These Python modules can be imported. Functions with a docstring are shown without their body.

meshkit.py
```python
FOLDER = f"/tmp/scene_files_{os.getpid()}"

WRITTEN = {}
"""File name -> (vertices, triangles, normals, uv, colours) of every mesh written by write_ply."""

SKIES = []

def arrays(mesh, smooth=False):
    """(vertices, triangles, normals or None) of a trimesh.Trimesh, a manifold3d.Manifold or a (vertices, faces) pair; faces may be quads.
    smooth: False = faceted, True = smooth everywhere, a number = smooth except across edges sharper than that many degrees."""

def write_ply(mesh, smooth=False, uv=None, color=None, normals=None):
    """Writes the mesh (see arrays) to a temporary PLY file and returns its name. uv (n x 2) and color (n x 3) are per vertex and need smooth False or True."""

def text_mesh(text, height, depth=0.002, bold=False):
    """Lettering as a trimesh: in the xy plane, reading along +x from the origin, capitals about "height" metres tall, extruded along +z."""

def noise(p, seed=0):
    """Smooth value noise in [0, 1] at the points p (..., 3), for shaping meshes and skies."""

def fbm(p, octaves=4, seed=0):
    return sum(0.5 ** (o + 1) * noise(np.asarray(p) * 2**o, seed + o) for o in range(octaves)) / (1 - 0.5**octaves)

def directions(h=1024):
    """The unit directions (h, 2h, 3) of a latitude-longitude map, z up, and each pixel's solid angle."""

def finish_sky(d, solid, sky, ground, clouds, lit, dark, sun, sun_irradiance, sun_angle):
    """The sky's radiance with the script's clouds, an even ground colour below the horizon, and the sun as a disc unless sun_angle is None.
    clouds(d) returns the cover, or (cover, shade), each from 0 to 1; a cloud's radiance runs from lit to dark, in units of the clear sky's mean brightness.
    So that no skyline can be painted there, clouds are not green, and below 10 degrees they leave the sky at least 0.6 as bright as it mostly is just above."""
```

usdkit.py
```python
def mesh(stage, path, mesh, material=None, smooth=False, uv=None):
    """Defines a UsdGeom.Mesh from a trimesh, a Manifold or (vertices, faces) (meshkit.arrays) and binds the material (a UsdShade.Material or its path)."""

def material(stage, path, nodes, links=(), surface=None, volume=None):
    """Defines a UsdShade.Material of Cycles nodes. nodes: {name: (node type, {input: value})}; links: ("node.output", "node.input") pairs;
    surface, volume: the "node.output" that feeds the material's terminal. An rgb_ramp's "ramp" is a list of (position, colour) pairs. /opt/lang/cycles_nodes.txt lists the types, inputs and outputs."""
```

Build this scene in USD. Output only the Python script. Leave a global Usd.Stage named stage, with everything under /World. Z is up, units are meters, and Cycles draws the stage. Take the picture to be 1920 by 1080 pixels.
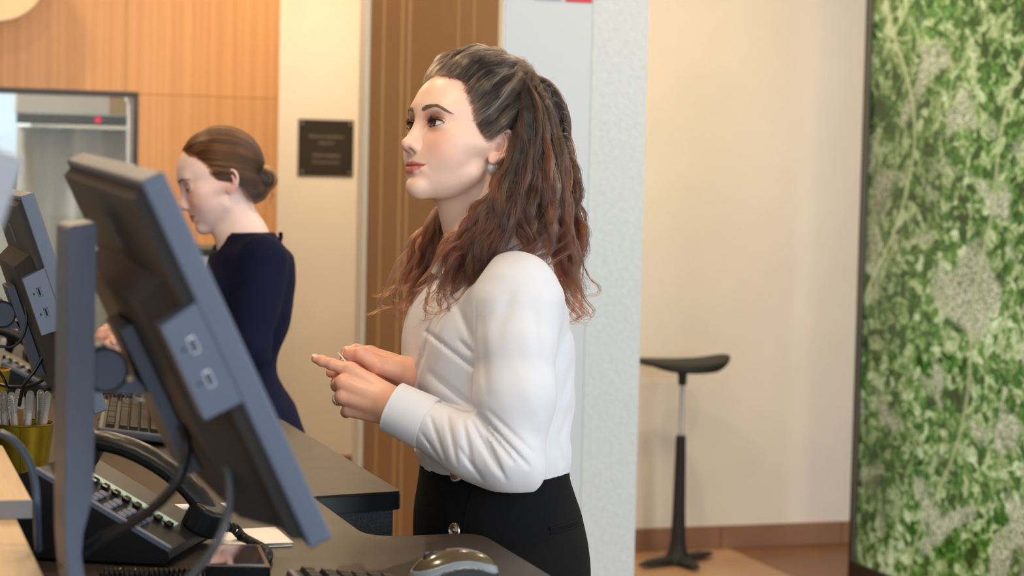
import math, random
import numpy as np, trimesh, manifold3d, usdkit, meshkit
from scipy import ndimage
from scipy.spatial import cKDTree
from shapely.geometry import Polygon, Point, LineString, box as sbox
from pxr import Usd, UsdGeom, UsdLux, UsdShade, Gf, Sdf, Vt

stage = Usd.Stage.CreateInMemory()
UsdGeom.SetStageUpAxis(stage, 'Z'); UsdGeom.SetStageMetersPerUnit(stage, 1.0)
UsdGeom.Xform.Define(stage, '/World'); UsdGeom.Scope.Define(stage, '/World/Looks')
rng = np.random.default_rng(7)

# ------------------------------------------------------------------ camera, lights, exposure
YAW, PITCH, ROLL = (math.radians(a) for a in (18.4, 3.2, 1.3))
EYE = np.array([0, 0, 1.5])
FW = np.array([math.sin(YAW) * math.cos(PITCH), math.cos(YAW) * math.cos(PITCH), -math.sin(PITCH)])
_r0 = np.array([math.cos(YAW), -math.sin(YAW), 0]); _u0 = np.cross(_r0, FW)
RT = math.cos(ROLL) * _r0 + math.sin(ROLL) * _u0
UP = math.cos(ROLL) * _u0 - math.sin(ROLL) * _r0
FOCAL = 70.0; FPX = FOCAL / 36 * 1920
EXPOSURE = 0.22
cam = UsdGeom.Camera.Define(stage, '/World/camera')
cam.CreateHorizontalApertureAttr(36.0); cam.CreateVerticalApertureAttr(36.0 * 9 / 16)
cam.CreateFocalLengthAttr(FOCAL); cam.CreateFStopAttr(5.6); cam.CreateFocusDistanceAttr(3.06)
cam.CreateClippingRangeAttr((0.05, 200.0)); cam.CreateExposureAttr(EXPOSURE)
_m = np.eye(4); _m[0, :3] = RT; _m[1, :3] = UP; _m[2, :3] = -FW; _m[3, :3] = EYE
UsdGeom.Xformable(cam).AddTransformOp().Set(Gf.Matrix4d(*_m.ravel().tolist()))

def rect_light(name, pos, aim, w, h, color, intensity):
    l = UsdLux.RectLight.Define(stage, '/World/' + name)
    l.CreateWidthAttr(w); l.CreateHeightAttr(h); l.CreateIntensityAttr(intensity); l.CreateColorAttr(Gf.Vec3f(*color)); l.CreateNormalizeAttr(False)
    z = -(np.array(aim, float) - pos); z /= np.linalg.norm(z)
    x = np.cross([0, 0, 1.0], z)
    x = np.array([1.0, 0, 0]) if np.linalg.norm(x) < 1e-4 else x / np.linalg.norm(x)
    m = np.eye(4); m[0, :3] = x; m[1, :3] = np.cross(z, x); m[2, :3] = z; m[3, :3] = pos
    UsdGeom.Xformable(l).AddTransformOp().Set(Gf.Matrix4d(*m.ravel().tolist()))
def disk_light(name, pos, r, color, intensity, aim=None, cone=None):
    l = UsdLux.DiskLight.Define(stage, '/World/' + name)
    l.CreateRadiusAttr(r); l.CreateIntensityAttr(intensity); l.CreateColorAttr(Gf.Vec3f(*color)); l.CreateNormalizeAttr(False)
    z = np.array([0, 0, 1.0]) if aim is None else -(np.array(aim, float) - pos); z = z / np.linalg.norm(z)
    x = np.cross([0, 1.0, 0], z); x /= np.linalg.norm(x)
    m = np.eye(4); m[0, :3] = x; m[1, :3] = np.cross(z, x); m[2, :3] = z; m[3, :3] = pos
    UsdGeom.Xformable(l).AddTransformOp().Set(Gf.Matrix4d(*m.ravel().tolist()))
    if cone:
        s = UsdLux.ShapingAPI.Apply(l.GetPrim()); s.CreateShapingConeAngleAttr(cone); s.CreateShapingConeSoftnessAttr(0.6)

CEIL = 2.9
COOL = (0.76, 0.90, 1.0); WARM = (1.0, 0.75, 0.46)
# daylight through the glass front behind the camera and the side glazing on the right
rect_light('window_light', (3.95, -2.9, 1.75), (1.8, 4.0, 1.3), 2.4, 2.4, COOL, 8.0)
rect_light('window_light_left', (-0.6, -2.9, 2.2), (0.6, 4.0, 1.3), 3.8, 1.2, COOL, 5.0)
rect_light('side_window_light', (5.0, 2.6, 1.75), (0.8, 3.6, 1.3), 3.6, 2.0, COOL, 1.6)
dome = UsdLux.DomeLight.Define(stage, '/World/sky'); dome.CreateIntensityAttr(0.25); dome.CreateColorAttr(Gf.Vec3f(0.85, 0.93, 1.0))
DOWNLIGHTS = [(0.40, 2.1, 270), (0.45, 3.7, 190), (0.35, 5.6, 260), (1.9, 4.4, 150), (3.1, 6.3, 280), (3.1, 4.6, 250), (2.1, 8.7, 400), (2.0, 7.4, 300), (0.2, 7.0, 225), (1.3, 6.8, 225), (1.75, 5.9, 200)]
for _i, (_x, _y, _p) in enumerate(DOWNLIGHTS):
    disk_light('downlight_lamp_%03d' % _i, (_x, _y, CEIL - 0.012), 0.075, WARM, _p)

rect_light('added_office_fill', (0.3, 8.24, CEIL - 0.02), (0.3, 8.26, 0), 2.8, 0.3, (1.0, 0.97, 0.93), 42.0)  # added fill that brightens the dark curtain, no known lamp there

# ------------------------------------------------------------------ helpers
_names = {}
def numbered(path):
    n = _names.get(path, -1) + 1; _names[path] = n
    return path if n == 0 else '%s_%03d' % (path, n)
BASE = {}
def ray(px, py): return FW + (px - 960) / FPX * RT - (py - 540) / FPX * UP
def at(px, py, d): return EYE + d * ray(px, py)                     # the point seen there at that distance
def on(px, py, axis, val):
    r = ray(px, py); return EYE + r * (val - EYE[axis]) / r[axis]   # ... on that wall, floor or table plane
def tag(p, label=None, cat=None, group=None, kind=None):
    p = p.GetPrim() if hasattr(p, 'GetPrim') else p
    for k, v in (('label', label), ('category', cat), ('group', group), ('kind', kind)):
        if v: p.SetCustomDataByKey(k, v)
    return p
def thing(name, label, cat, base=(0, 0, 0), rotz=0, group=None, kind=None):
    x = UsdGeom.Xform.Define(stage, numbered('/World/' + name))
    x.AddTranslateOp().Set(Gf.Vec3d(*map(float, base)))
    if rotz: x.AddRotateZOp().Set(math.degrees(rotz))
    BASE[str(x.GetPath())] = (np.array(base, float), rotz)
    tag(x, label, cat, group, kind)
    return x
def arr(mesh):
    v, f, _ = meshkit.arrays(mesh); return np.array(v, float), np.array(f, int)
def base_of(path):
    s = str(path)
    while s and s not in BASE: s = s.rpartition('/')[0]
    return BASE.get(s, (np.zeros(3), 0))
def obj(name, mesh, mat, parent=None, smooth=35, local=False, color=None, label=None, normals=None):
    """one Mesh prim; vertices in world coordinates unless local"""
    v, f = arr(mesh)
    path = numbered((str(parent.GetPath()) if parent is not None else '/World') + '/' + name)
    if parent is not None and not local:
        b, rz = base_of(parent.GetPath()); v = v - b
        if rz:
            c, s = math.cos(-rz), math.sin(-rz); v = v @ np.array([[c, s, 0], [-s, c, 0], [0, 0, 1.0]])
    m = usdkit.mesh(stage, path, trimesh.Trimesh(v, f, process=False), mat, smooth=smooth if color is None else True)
    if color is not None:
        pv = UsdGeom.PrimvarsAPI(m).CreatePrimvar('tint', Sdf.ValueTypeNames.Color3fArray, 'vertex'); pv.Set(Vt.Vec3fArray.FromNumpy(np.asarray(color, np.float32)))
    if label: m.GetPrim().SetCustomDataByKey('label', label)
    return m
def struct(name, mesh, mat, parent=None, label=None, smooth=35):
    m = obj(name, mesh, mat, parent, smooth)
    if parent is None: tag(m, label, None, None, 'structure')
    return m
def copy_of(src, loc, rotz=0, label=None, group=None, scale=None):
    was = src.GetPrim().GetCustomData()
    x = UsdGeom.Xform.Define(stage, numbered('/World/' + src.GetPrim().GetName()))
    x.GetPrim().GetReferences().AddInternalReference(src.GetPath())
    x.ClearXformOpOrder(); x.GetPrim().SetInstanceable(True)
    m = trimesh.transformations.rotation_matrix(rotz, [0, 0, 1]) if np.ndim(rotz) == 0 else np.array(rotz, float)
    m = m.copy(); m[:3, 3] = loc
    x.AddTransformOp(UsdGeom.XformOp.PrecisionDouble, 'place').Set(Gf.Matrix4d(*m.T.ravel().tolist()))
    tag(x, label or was.get('label'), was.get('category'), group or was.get('group'))
    return x
def cat(*ms):
    V, F, n = [], [], 0
    for m in ms:
        v, f = arr(m); V.append(v); F.append(f + n); n += len(v)
    return trimesh.Trimesh(np.vstack(V), np.vstack(F), process=False)
def box(lo, hi, ch=0.0):
    lo, hi = np.minimum(lo, hi).astype(float), np.maximum(lo, hi).astype(float)
    if ch <= 0: return trimesh.creation.box(bounds=[lo, hi])
    ch = min(ch, 0.45 * (hi - lo).min()); c = (lo + hi) / 2; h = (hi - lo) / 2; pts = []
    for s in np.ndindex(2, 2, 2):
        sg = np.array(s) * 2 - 1
        for k in range(3):
            q = h - ch; q[k] = h[k]; pts.append(c + sg * q)
    return manifold3d.Manifold.hull_points(np.array(pts))
def rbox(lo, hi, r, n=12):
    """box with rounded edges all round"""
    lo, hi = np.array(lo, float), np.array(hi, float); r = min(r, 0.49 * (hi - lo).min())
    return manifold3d.Manifold.batch_hull([manifold3d.Manifold.sphere(r, n).translate([(lo + r, hi - r)[s[k]][k] for k in range(3)]) for s in np.ndindex(2, 2, 2)])
def xf(mesh, R=None, t=(0, 0, 0)):
    v, f = arr(mesh)
    if R is not None: v = v @ np.asarray(R)[:3, :3].T
    return trimesh.Trimesh(v + np.array(t, float), f, process=False)
def rot(a, ax): return trimesh.transformations.rotation_matrix(a, ax)
def frame(origin, x, y, z): return np.array(origin, float), np.stack([x, y, z], 1)
def catmull(pts, n=8):
    p = np.array(pts, float); p = np.vstack([2 * p[0] - p[1], p, 2 * p[-1] - p[-2]]); out = []
    for i in range(1, len(p) - 2):
        t = np.linspace(0, 1, n, endpoint=False)[:, None]; a, b, c, d = p[i - 1:i + 3]
        out.append(0.5 * (2 * b + (c - a) * t + (2 * a - 5 * b + 4 * c - d) * t ** 2 + (3 * b - a - 3 * c + d) * t ** 3))
    return np.vstack(out + [p[-2][None]])
def tube(pts, r, n=10, cap=True):
    p = np.array(pts, float); r = np.broadcast_to(np.asarray(r, float), (len(p),))
    t = np.gradient(p, axis=0); t /= np.linalg.norm(t, axis=1, keepdims=True) + 1e-12
    a = np.array([0, 0, 1.0]) if abs(t[0][2]) < 0.9 else np.array([1.0, 0, 0]); u = np.cross(t[0], a); u /= np.linalg.norm(u)
    ring = np.linspace(0, 2 * np.pi, n, endpoint=False); V = []
    for i in range(len(p)):
        u = u - t[i] * (u @ t[i]); u /= np.linalg.norm(u); w = np.cross(t[i], u)
        V.append(p[i] + r[i] * (np.cos(ring)[:, None] * u + np.sin(ring)[:, None] * w))
    V = np.vstack(V + [p[0][None], p[-1][None]]); F = []; k = np.arange(n); k1 = (k + 1) % n
    for i in range(len(p) - 1):
        a, b = i * n, (i + 1) * n
        F += [np.stack([a + k, a + k1, b + k1], 1), np.stack([a + k, b + k1, b + k], 1)]
    e0, e1, l = len(p) * n, len(p) * n + 1, (len(p) - 1) * n
    F += [np.stack([np.full(n, e0), k1, k], 1), np.stack([np.full(n, e1), l + k, l + k1], 1)]
    return trimesh.Trimesh(V, np.vstack(F), process=False)
def lathe(prof, n=40, closed=True):
    """profile (r, z) pairs turned about z"""
    p = np.array(prof, float); a = np.linspace(0, 2 * np.pi, n, endpoint=False)
    V = np.stack([p[:, None, 0] * np.cos(a), p[:, None, 0] * np.sin(a), np.repeat(p[:, 1:2], n, 1)], -1).reshape(-1, 3); F = []; k = np.arange(n); k1 = (k + 1) % n
    for i in range(len(p) - 1):
        F += [np.stack([i * n + k, i * n + k1, (i + 1) * n + k1], 1), np.stack([i * n + k, (i + 1) * n + k1, (i + 1) * n + k], 1)]
    m = trimesh.Trimesh(V, np.vstack(F), process=False); m.merge_vertices(); m.update_faces(m.nondegenerate_faces()); m.fix_normals(); return m
def prism(poly, h, bevel=0.0):
    """shapely polygon (xy) extruded z 0..h, with a small bevel"""
    if bevel <= 0: return trimesh.creation.extrude_polygon(poly, h, engine='earcut')
    cs = lambda p: manifold3d.CrossSection([np.array(p.exterior.coords)[:-1]] + [np.array(i.coords)[:-1] for i in p.interiors], manifold3d.FillRule.EvenOdd)
    body = cs(poly.buffer(-1e-6)).extrude(h - 2 * bevel).translate([0, 0, bevel])
    n = 3; out = body
    for i in range(n):
        t0, t1 = i / n * math.pi / 2, (i + 1) / n * math.pi / 2
        d = bevel * (1 - math.sin((t0 + t1) / 2)); z0, z1 = bevel * (1 - math.cos(t1)), bevel * (1 - math.cos(t0))
        q = poly.buffer(-d)
        z0 = bevel * (1 - math.sin(t1)); z1 = bevel * (1 - math.sin(t0)); q = poly.buffer(-bevel * (1 - math.cos((t0 + t1) / 2)))
        s = cs(q).extrude(z1 - z0 + 1e-5)
        out = out + s.translate([0, 0, z0 - 0 if False else z0]) + s.translate([0, 0, h - z1 - 1e-5])
    return out
def coil(path, R, pitch, r, n=7, seg=10):
    """a coiled cord round a path"""
    p = catmull(path, 30); d = np.r_[0, np.cumsum(np.linalg.norm(np.diff(p, axis=0), axis=1))]; L = d[-1]; m = int(L / pitch * seg)
    s = np.linspace(0, L, m); q = np.stack([np.interp(s, d, p[:, k]) for k in range(3)], 1)
    t = np.gradient(q, axis=0); t /= np.linalg.norm(t, axis=1, keepdims=True); u = np.cross(t, [0.13, 0.2, 1.0]); u /= np.linalg.norm(u, axis=1, keepdims=True); w = np.cross(t, u)
    a = s / pitch * 2 * np.pi
    return tube(q + R * (np.cos(a)[:, None] * u + np.sin(a)[:, None] * w), r, n)

# ------------------------------------------------------------------ signed distance modelling
def _norm(x): return np.sqrt((x * x).sum(-1))
def ell(p, c, r):
    q = (p - np.array(c, np.float32)); r = np.array(r, np.float32)
    k0 = _norm(q / r); k1 = _norm(q / (r * r)); return k0 * (k0 - 1) / np.maximum(k1, 1e-9)
def sph(p, c, r): return _norm(p - np.array(c, np.float32)) - r
def cap(p, a, b, ra, rb=None):
    a, b = np.array(a, np.float32), np.array(b, np.float32); rb = ra if rb is None else rb
    ab = b - a; t = np.clip((p - a) @ ab / max(float(ab @ ab), 1e-12), 0, 1)
    return _norm(p - a - t[..., None] * ab) - (ra + (rb - ra) * t)
def smin(a, b, k):
    h = np.clip(0.5 + 0.5 * (b - a) / k, 0, 1); return b + (a - b) * h - k * h * (1 - h)
def smax(a, b, k): return -smin(-a, -b, k)
def gauss(p, c, s, amp):
    q = (p - np.array(c, np.float32)) / np.array(s, np.float32); return amp * np.exp(-0.5 * (q * q).sum(-1))
def surface(sdf, lo, hi, h, coarse=4, project=2):
    """the zero set of a distance function as a mesh (surface nets), snapped onto the surface"""
    lo, hi = np.array(lo, float), np.array(hi, float)
    nc = np.ceil((hi - lo) / (h * coarse)).astype(int) + 1
    ax = [lo[k] + h * coarse * np.arange(nc[k]) for k in range(3)]
    P = np.stack(np.meshgrid(*ax, indexing='ij'), -1).astype(np.float32)
    D0 = sdf(P.reshape(-1, 3)).reshape(nc)
    n = (nc - 1) * coarse + 1
    D = ndimage.zoom(D0, [n[k] / nc[k] for k in range(3)], order=1, grid_mode=False, mode='nearest').astype(np.float32)
    near = np.abs(D) < h * coarse * 1.6
    idx = np.argwhere(near)
    D[near] = np.concatenate([sdf((lo + idx[i:i + 400000] * h).astype(np.float32)) for i in range(0, len(idx), 400000)]) if len(idx) else []
    S = D < 0
    c = [S[i:n[0] - 1 + i, j:n[1] - 1 + j, k:n[2] - 1 + k] for i in (0, 1) for j in (0, 1) for k in (0, 1)]
    tot = sum(x.astype(np.int8) for x in c); cells = np.argwhere((tot > 0) & (tot < 8)); cid = -np.ones(n - 1, np.int64); cid[tuple(cells.T)] = np.arange(len(cells))
    acc = np.zeros((len(cells), 3)); cnt = np.zeros(len(cells)); corners = np.array(list(np.ndindex(2, 2, 2)))
    for a in range(8):
        for b in range(a + 1, 8):
            if np.abs(corners[a] - corners[b]).sum() != 1: continue
            da = D[tuple((cells + corners[a]).T)]; db = D[tuple((cells + corners[b]).T)]; x = (da < 0) != (db < 0)
            t = np.where(x, da / np.where(x, da - db, 1), 0)[:, None]
            acc += np.where(x[:, None], corners[a] + t * (corners[b] - corners[a]), 0); cnt += x
    V = lo + (cells + acc / np.maximum(cnt, 1)[:, None]) * h
    F = []
    for k in range(3):
        o = [np.array(v) for v in np.eye(3, dtype=int)]; e = o[k]; u, w = o[(k + 1) % 3], o[(k + 2) % 3]
        sl0 = [slice(0, None)] * 3; sl1 = [slice(0, None)] * 3; sl0[k] = slice(0, -1); sl1[k] = slice(1, None)
        A, B = S[tuple(sl0)], S[tuple(sl1)]; ed = np.argwhere(A != B)
        ok = (ed[:, (k + 1) % 3] > 0) & (ed[:, (k + 2) % 3] > 0) & (ed[:, (k + 1) % 3] < n[(k + 1) % 3] - 1) & (ed[:, (k + 2) % 3] < n[(k + 2) % 3] - 1); ed = ed[ok]
        q = np.stack([cid[tuple((ed - d).T)] for d in (u * 0, u, u + w, w)], 1)
        flip = A[tuple(ed.T)]; q[~flip] = q[~flip][:, ::-1]; F += [q[:, [0, 1, 2]], q[:, [0, 2, 3]]]
    F = np.vstack(F)
    for _ in range(project):
        d = sdf(V.astype(np.float32)); e = 0.35 * h
        g = np.stack([sdf((V + e * np.eye(3)[k]).astype(np.float32)) - sdf((V - e * np.eye(3)[k]).astype(np.float32)) for k in range(3)], 1) / (2 * e)
        g2 = np.maximum((g * g).sum(1, keepdims=True), 0.3); V = V - np.clip(d[:, None] * g / g2, -0.5 * h, 0.5 * h)
    m = trimesh.Trimesh(V, F, process=False)
    if m.volume < 0: m.invert()
    return m
# ------------------------------------------------------------------ materials
def srgb(r, g, b):
    c = np.array([r, g, b], float) / 255; return tuple(np.where(c < 0.04045, c / 12.92, ((c + 0.055) / 1.055) ** 2.4).tolist())
def M(name, color=None, rough=0.5, nodes=None, links=(), **kw):
    p = {'roughness': rough, **kw}
    if color is not None: p['base_color'] = color
    return usdkit.material(stage, '/World/Looks/' + name, {'p': ('principled_bsdf', p), **(nodes or {})}, list(links), surface='p.BSDF')
def MN(name, c1, c2, scale, rough=0.5, stretch=(1, 1, 1), bump=0.0, bscale=None, detail=3, space='object', **kw):
    """two tones mottled by noise, with fine relief"""
    n = {'t': ('texture_coordinate', {}) if space == 'object' else ('geometry', {}), 'm': ('mapping', {'scale': stretch}), 'n': ('noise_texture', {'scale': scale, 'detail': detail}),
         'r': ('rgb_ramp', {'ramp': [(0.3, c1), (0.7, c2)]})}
    l = [('t.object' if space == 'object' else 't.position', 'm.vector'), ('m.vector', 'n.vector'), ('n.fac', 'r.fac'), ('r.color', 'p.base_color')]
    if bump:
        n['n2'] = ('noise_texture', {'scale': bscale or scale, 'detail': 3}); n['b'] = ('bump', {'strength': bump, 'distance': 0.002})
        l += [('m.vector', 'n2.vector'), ('n2.fac', 'b.height'), ('b.normal', 'p.normal')]
    return M(name, None, rough, n, l, **kw)
def MT(name, rough=0.5, nodes=None, links=(), **kw):
    """colour from the mesh's own tint"""
    return M(name, None, rough, {'a': ('attribute', {'attribute': 'tint'}), **(nodes or {})}, [('a.color', 'p.base_color'), *links], **kw)
W = 'position'
m_plaster = MN('cream_plaster', srgb(238, 229, 215), srgb(233, 223, 209), 3, 0.85, bump=0.15, bscale=300, space=W)
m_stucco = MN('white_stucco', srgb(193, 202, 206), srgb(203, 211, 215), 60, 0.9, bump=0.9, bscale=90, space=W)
m_white = M('white_paint', srgb(192, 200, 207), 0.5)
m_ceiling = M('ceiling_paint', srgb(235, 232, 225), 0.9)
m_steel_paint = M('light_grey_paint', srgb(200, 200, 196), 0.4)
def bamboo(name, c1, c2, c3):
    return M(name, None, 0.45, {'t': ('geometry', {}), 'm': ('mapping', {'scale': (55, 55, 0.35)}), 'n': ('noise_texture', {'scale': 1.0, 'detail': 1.5}), 'm2': ('mapping', {'scale': (300, 300, 2.0)}), 'n2': ('noise_texture', {'scale': 1.0, 'detail': 2}),
        'x': ('mix_float', {'fac': 0.4}), 'r': ('rgb_ramp', {'ramp': [(0.3, c1), (0.5, c2), (0.68, c3)]})},
        [('t.position', 'm.vector'), ('m.vector', 'n.vector'), ('t.position', 'm2.vector'), ('m2.vector', 'n2.vector'), ('n.fac', 'x.a'), ('n2.fac', 'x.b'), ('x.result', 'r.fac'), ('r.color', 'p.base_color')])
m_bamboo = [bamboo('bamboo_%s' % k, srgb(*[c * s for c in (186, 136, 90)]), srgb(*[c * s for c in (200, 150, 102)]), srgb(*[c * s for c in (212, 163, 116)])) for k, s in (('light', 1.0), ('mid', 0.98), ('deep', 0.965))]
m_brown = MN('brown_wall_fabric', srgb(124, 90, 56), srgb(136, 99, 63), 220, 0.75, stretch=(1, 1, 0.5), bump=0.25, bscale=400, space=W)
m_stripe = M('pale_stripe', srgb(160, 125, 86), 0.6)
m_tile = [MN('floor_tile_%s' % k, srgb(*a), srgb(*b), 5, 0.42, bump=0.1, bscale=60, space=W) for k, a, b in (('light', (168, 132, 102), (180, 144, 112)), ('dark', (118, 80, 54), (130, 90, 60)), ('mid', (146, 108, 80), (158, 120, 92)))]
m_skirt = MN('brown_skirting_tile', srgb(140, 100, 74), srgb(152, 112, 84), 7, 0.5, space=W)
m_grout = M('grout', srgb(96, 74, 58), 0.9)
m_black = M('black_plastic', srgb(22, 22, 24), 0.42, specular_ior_level=0.25)
m_black_matte = M('black_matte', srgb(24, 23, 24), 0.65)
m_black_gloss = M('black_gloss', srgb(14, 14, 16), 0.14, specular_ior_level=0.4)
m_mon = MN('monitor_plastic', srgb(76, 84, 102), srgb(82, 90, 108), 900, 0.42, bump=0.12, bscale=1500)  # blue daylight on the dark plastic is put into this colour
m_mon_back = MN('monitor_back_plastic', srgb(40, 38, 38), srgb(46, 43, 42), 900, 0.5, bump=0.15, bscale=1500)
m_metal = M('bright_metal', (0.75, 0.74, 0.72), 0.22, metallic=1.0)
m_chrome = M('chrome', (0.85, 0.85, 0.86), 0.08, metallic=1.0)
m_screw = M('satin_screw', (0.5, 0.48, 0.45), 0.4, metallic=1.0)
m_gold = MN('gold_lacquer', srgb(172, 138, 30), srgb(160, 126, 24), 30, 0.3, metallic=0.75)
m_paper = M('white_paper', srgb(236, 232, 224), 0.8)
m_glass = usdkit.material(stage, '/World/Looks/pane_glass', {'f': ('fresnel', {'IOR': 1.45}), 't': ('transparent_bsdf', {'color': (0.93, 0.96, 0.95)}), 'g': ('glossy_bsdf', {'color': (0.9, 0.95, 1.0), 'roughness': 0.02}), 'x': ('mix_closure', {})},
    [('f.fac', 'x.fac'), ('t.BSDF', 'x.closure1'), ('g.BSDF', 'x.closure2')], surface='x.closure')
# ------------------------------------------------------------------ the room
def mani_of(m): v, f = arr(m); return manifold3d.Mesh(v.astype(np.float32), f.astype(np.uint32))
floor = struct('floor', box((-4.2, -3.0, -0.06), (5.2, 10.2, -0.006)), m_grout, label='brown tiled floor of the reception')
tile_mats = [m_tile[0], m_tile[2], m_tile[1]]
TX = on(1440, 1060, 2, 0)[0]; TS = 0.6
ix = 0
for i in range(-11, 3):
    for j in range(-16, 0):
        x0, y1 = TX + i * TS, 7.39 + (j + 1) * TS
        if y1 - TS < 0.6 or x0 + TS < -1.8: continue
        m = m_tile[0] if i < 0 else m_tile[1]
        if (i * 7 + j * 3) % 5 == 0 and i < -2: m = m_tile[2]
        struct('tile', box((x0 + 0.002, y1 - TS + 0.002, -0.008), (x0 + TS - 0.002, y1 - 0.002, 0.0), 0.0012), m, floor); ix += 1
struct('ceiling', box((-4.2, -3.0, CEIL), (5.2, 10.2, CEIL + 0.1)), m_ceiling, label='white ceiling over the reception')
# cream wall at the back on the right, with a tiled skirting
YR = 7.40
struct('wall_back', box((2.05, YR, 0), (5.2, YR + 0.12, CEIL)), m_plaster, label='cream plaster wall behind the black standing stool')
sk = thing('baseboard_back', None, None, (0, 0, 0), kind='structure')
jx = on(1352, 985, 1, 7.39)[0]
for a, b in ((jx - 1.0, jx - 0.5), (jx - 0.5, jx), (jx, jx + 0.55), (jx + 0.55, jx + 1.2)):
    struct('skirting_tile', box((a + 0.0015, YR - 0.012, 0.0005), (b - 0.0015, YR + 0.001, 0.093), 0.001), m_skirt, sk)
# cream wall further back that carries the plaque
YP = 9.65
struct('wall_rear', box((1.2, YP, 0), (2.75, YP + 0.1, CEIL)), m_plaster, label='cream wall behind the black plaque')
sk2 = thing('baseboard_rear', None, None, (0, 0, 0), kind='structure')
for a, b in ((1.5, 2.05), (2.05, 2.6)): struct('skirting_tile', box((a + 0.001, YP - 0.012, 0.0005), (b - 0.001, YP + 0.001, 0.09), 0.001), m_skirt, sk2)
# bamboo wall, glazed on the left
YWD = 8.0
xe = on(519, 300, 1, YWD)[0]; zs = on(400, 181, 1, YWD)[2]; xo = on(259, 250, 1, YWD)[0]; zt = on(130, 168, 1, YWD)[2]
wb = thing('wall_wood', 'orange bamboo wall panelling around the office glazing', None, (0, 0, 0), kind='structure')
obj('backing', cat(box((xo, YWD + 0.02, 0), (xe, YWD + 0.1, CEIL)), box((-4.2, YWD + 0.02, zt), (xo, YWD + 0.1, CEIL))), m_bamboo[2], wb)
cuts = [xe, xe - 0.62, xo - 0.0, xo - 0.62, xo - 1.24, -4.2]
cuts = [xe, xe - 0.61, xe - 1.22, xe - 1.83, xe - 2.44, -4.2]
for k in range(len(cuts) - 1):
    obj('panel', box((cuts[k + 1] + 0.0006, YWD, zs + 0.0008), (cuts[k] - 0.0006, YWD + 0.021, CEIL), 0.0005), m_bamboo[k % 3], wb)
obj('panel', box((xo, YWD, 0.0), (xe - 0.0006, YWD + 0.021, zs - 0.0008), 0.0005), m_bamboo[1], wb)
obj('panel', box((-4.2, YWD, zt), (xo - 0.0006, YWD + 0.021, zs - 0.0008), 0.0005), m_bamboo[2], wb)
obj('edge_trim', box((xe, YWD, 0), (xe + 0.004, YWD + 0.1, CEIL)), m_bamboo[1], wb)
# office window in the wood wall
win = thing('window_1', 'wide office window with dark frame in the bamboo wall', None, (0, 0, 0), kind='structure')
m_dark_frame = M('dark_frame', srgb(44, 42, 40), 0.4)
obj('frame', manifold3d.Manifold(mani_of(box((-4.2, YWD - 0.004, zt - 0.022), (xo, YWD + 0.06, zt)))) + manifold3d.Manifold(mani_of(box((xo - 0.012, YWD - 0.004, 0), (xo, YWD + 0.06, zt)))), m_dark_frame, win)
obj('pane', box((-4.2, YWD + 0.03, 0.0), (xo - 0.012, YWD + 0.038, zt - 0.022)), m_glass, win)
m_off = M('office_wall_paint', srgb(150, 150, 140), 0.8)
struct('wall_office', cat(box((-4.2, 9.0, 0), (xo + 0.5, 9.1, CEIL)), box((xo + 0.3, YWD + 0.1, 0), (xo + 0.4, 9.0, CEIL))), m_off, label='grey wall inside the office')
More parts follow.
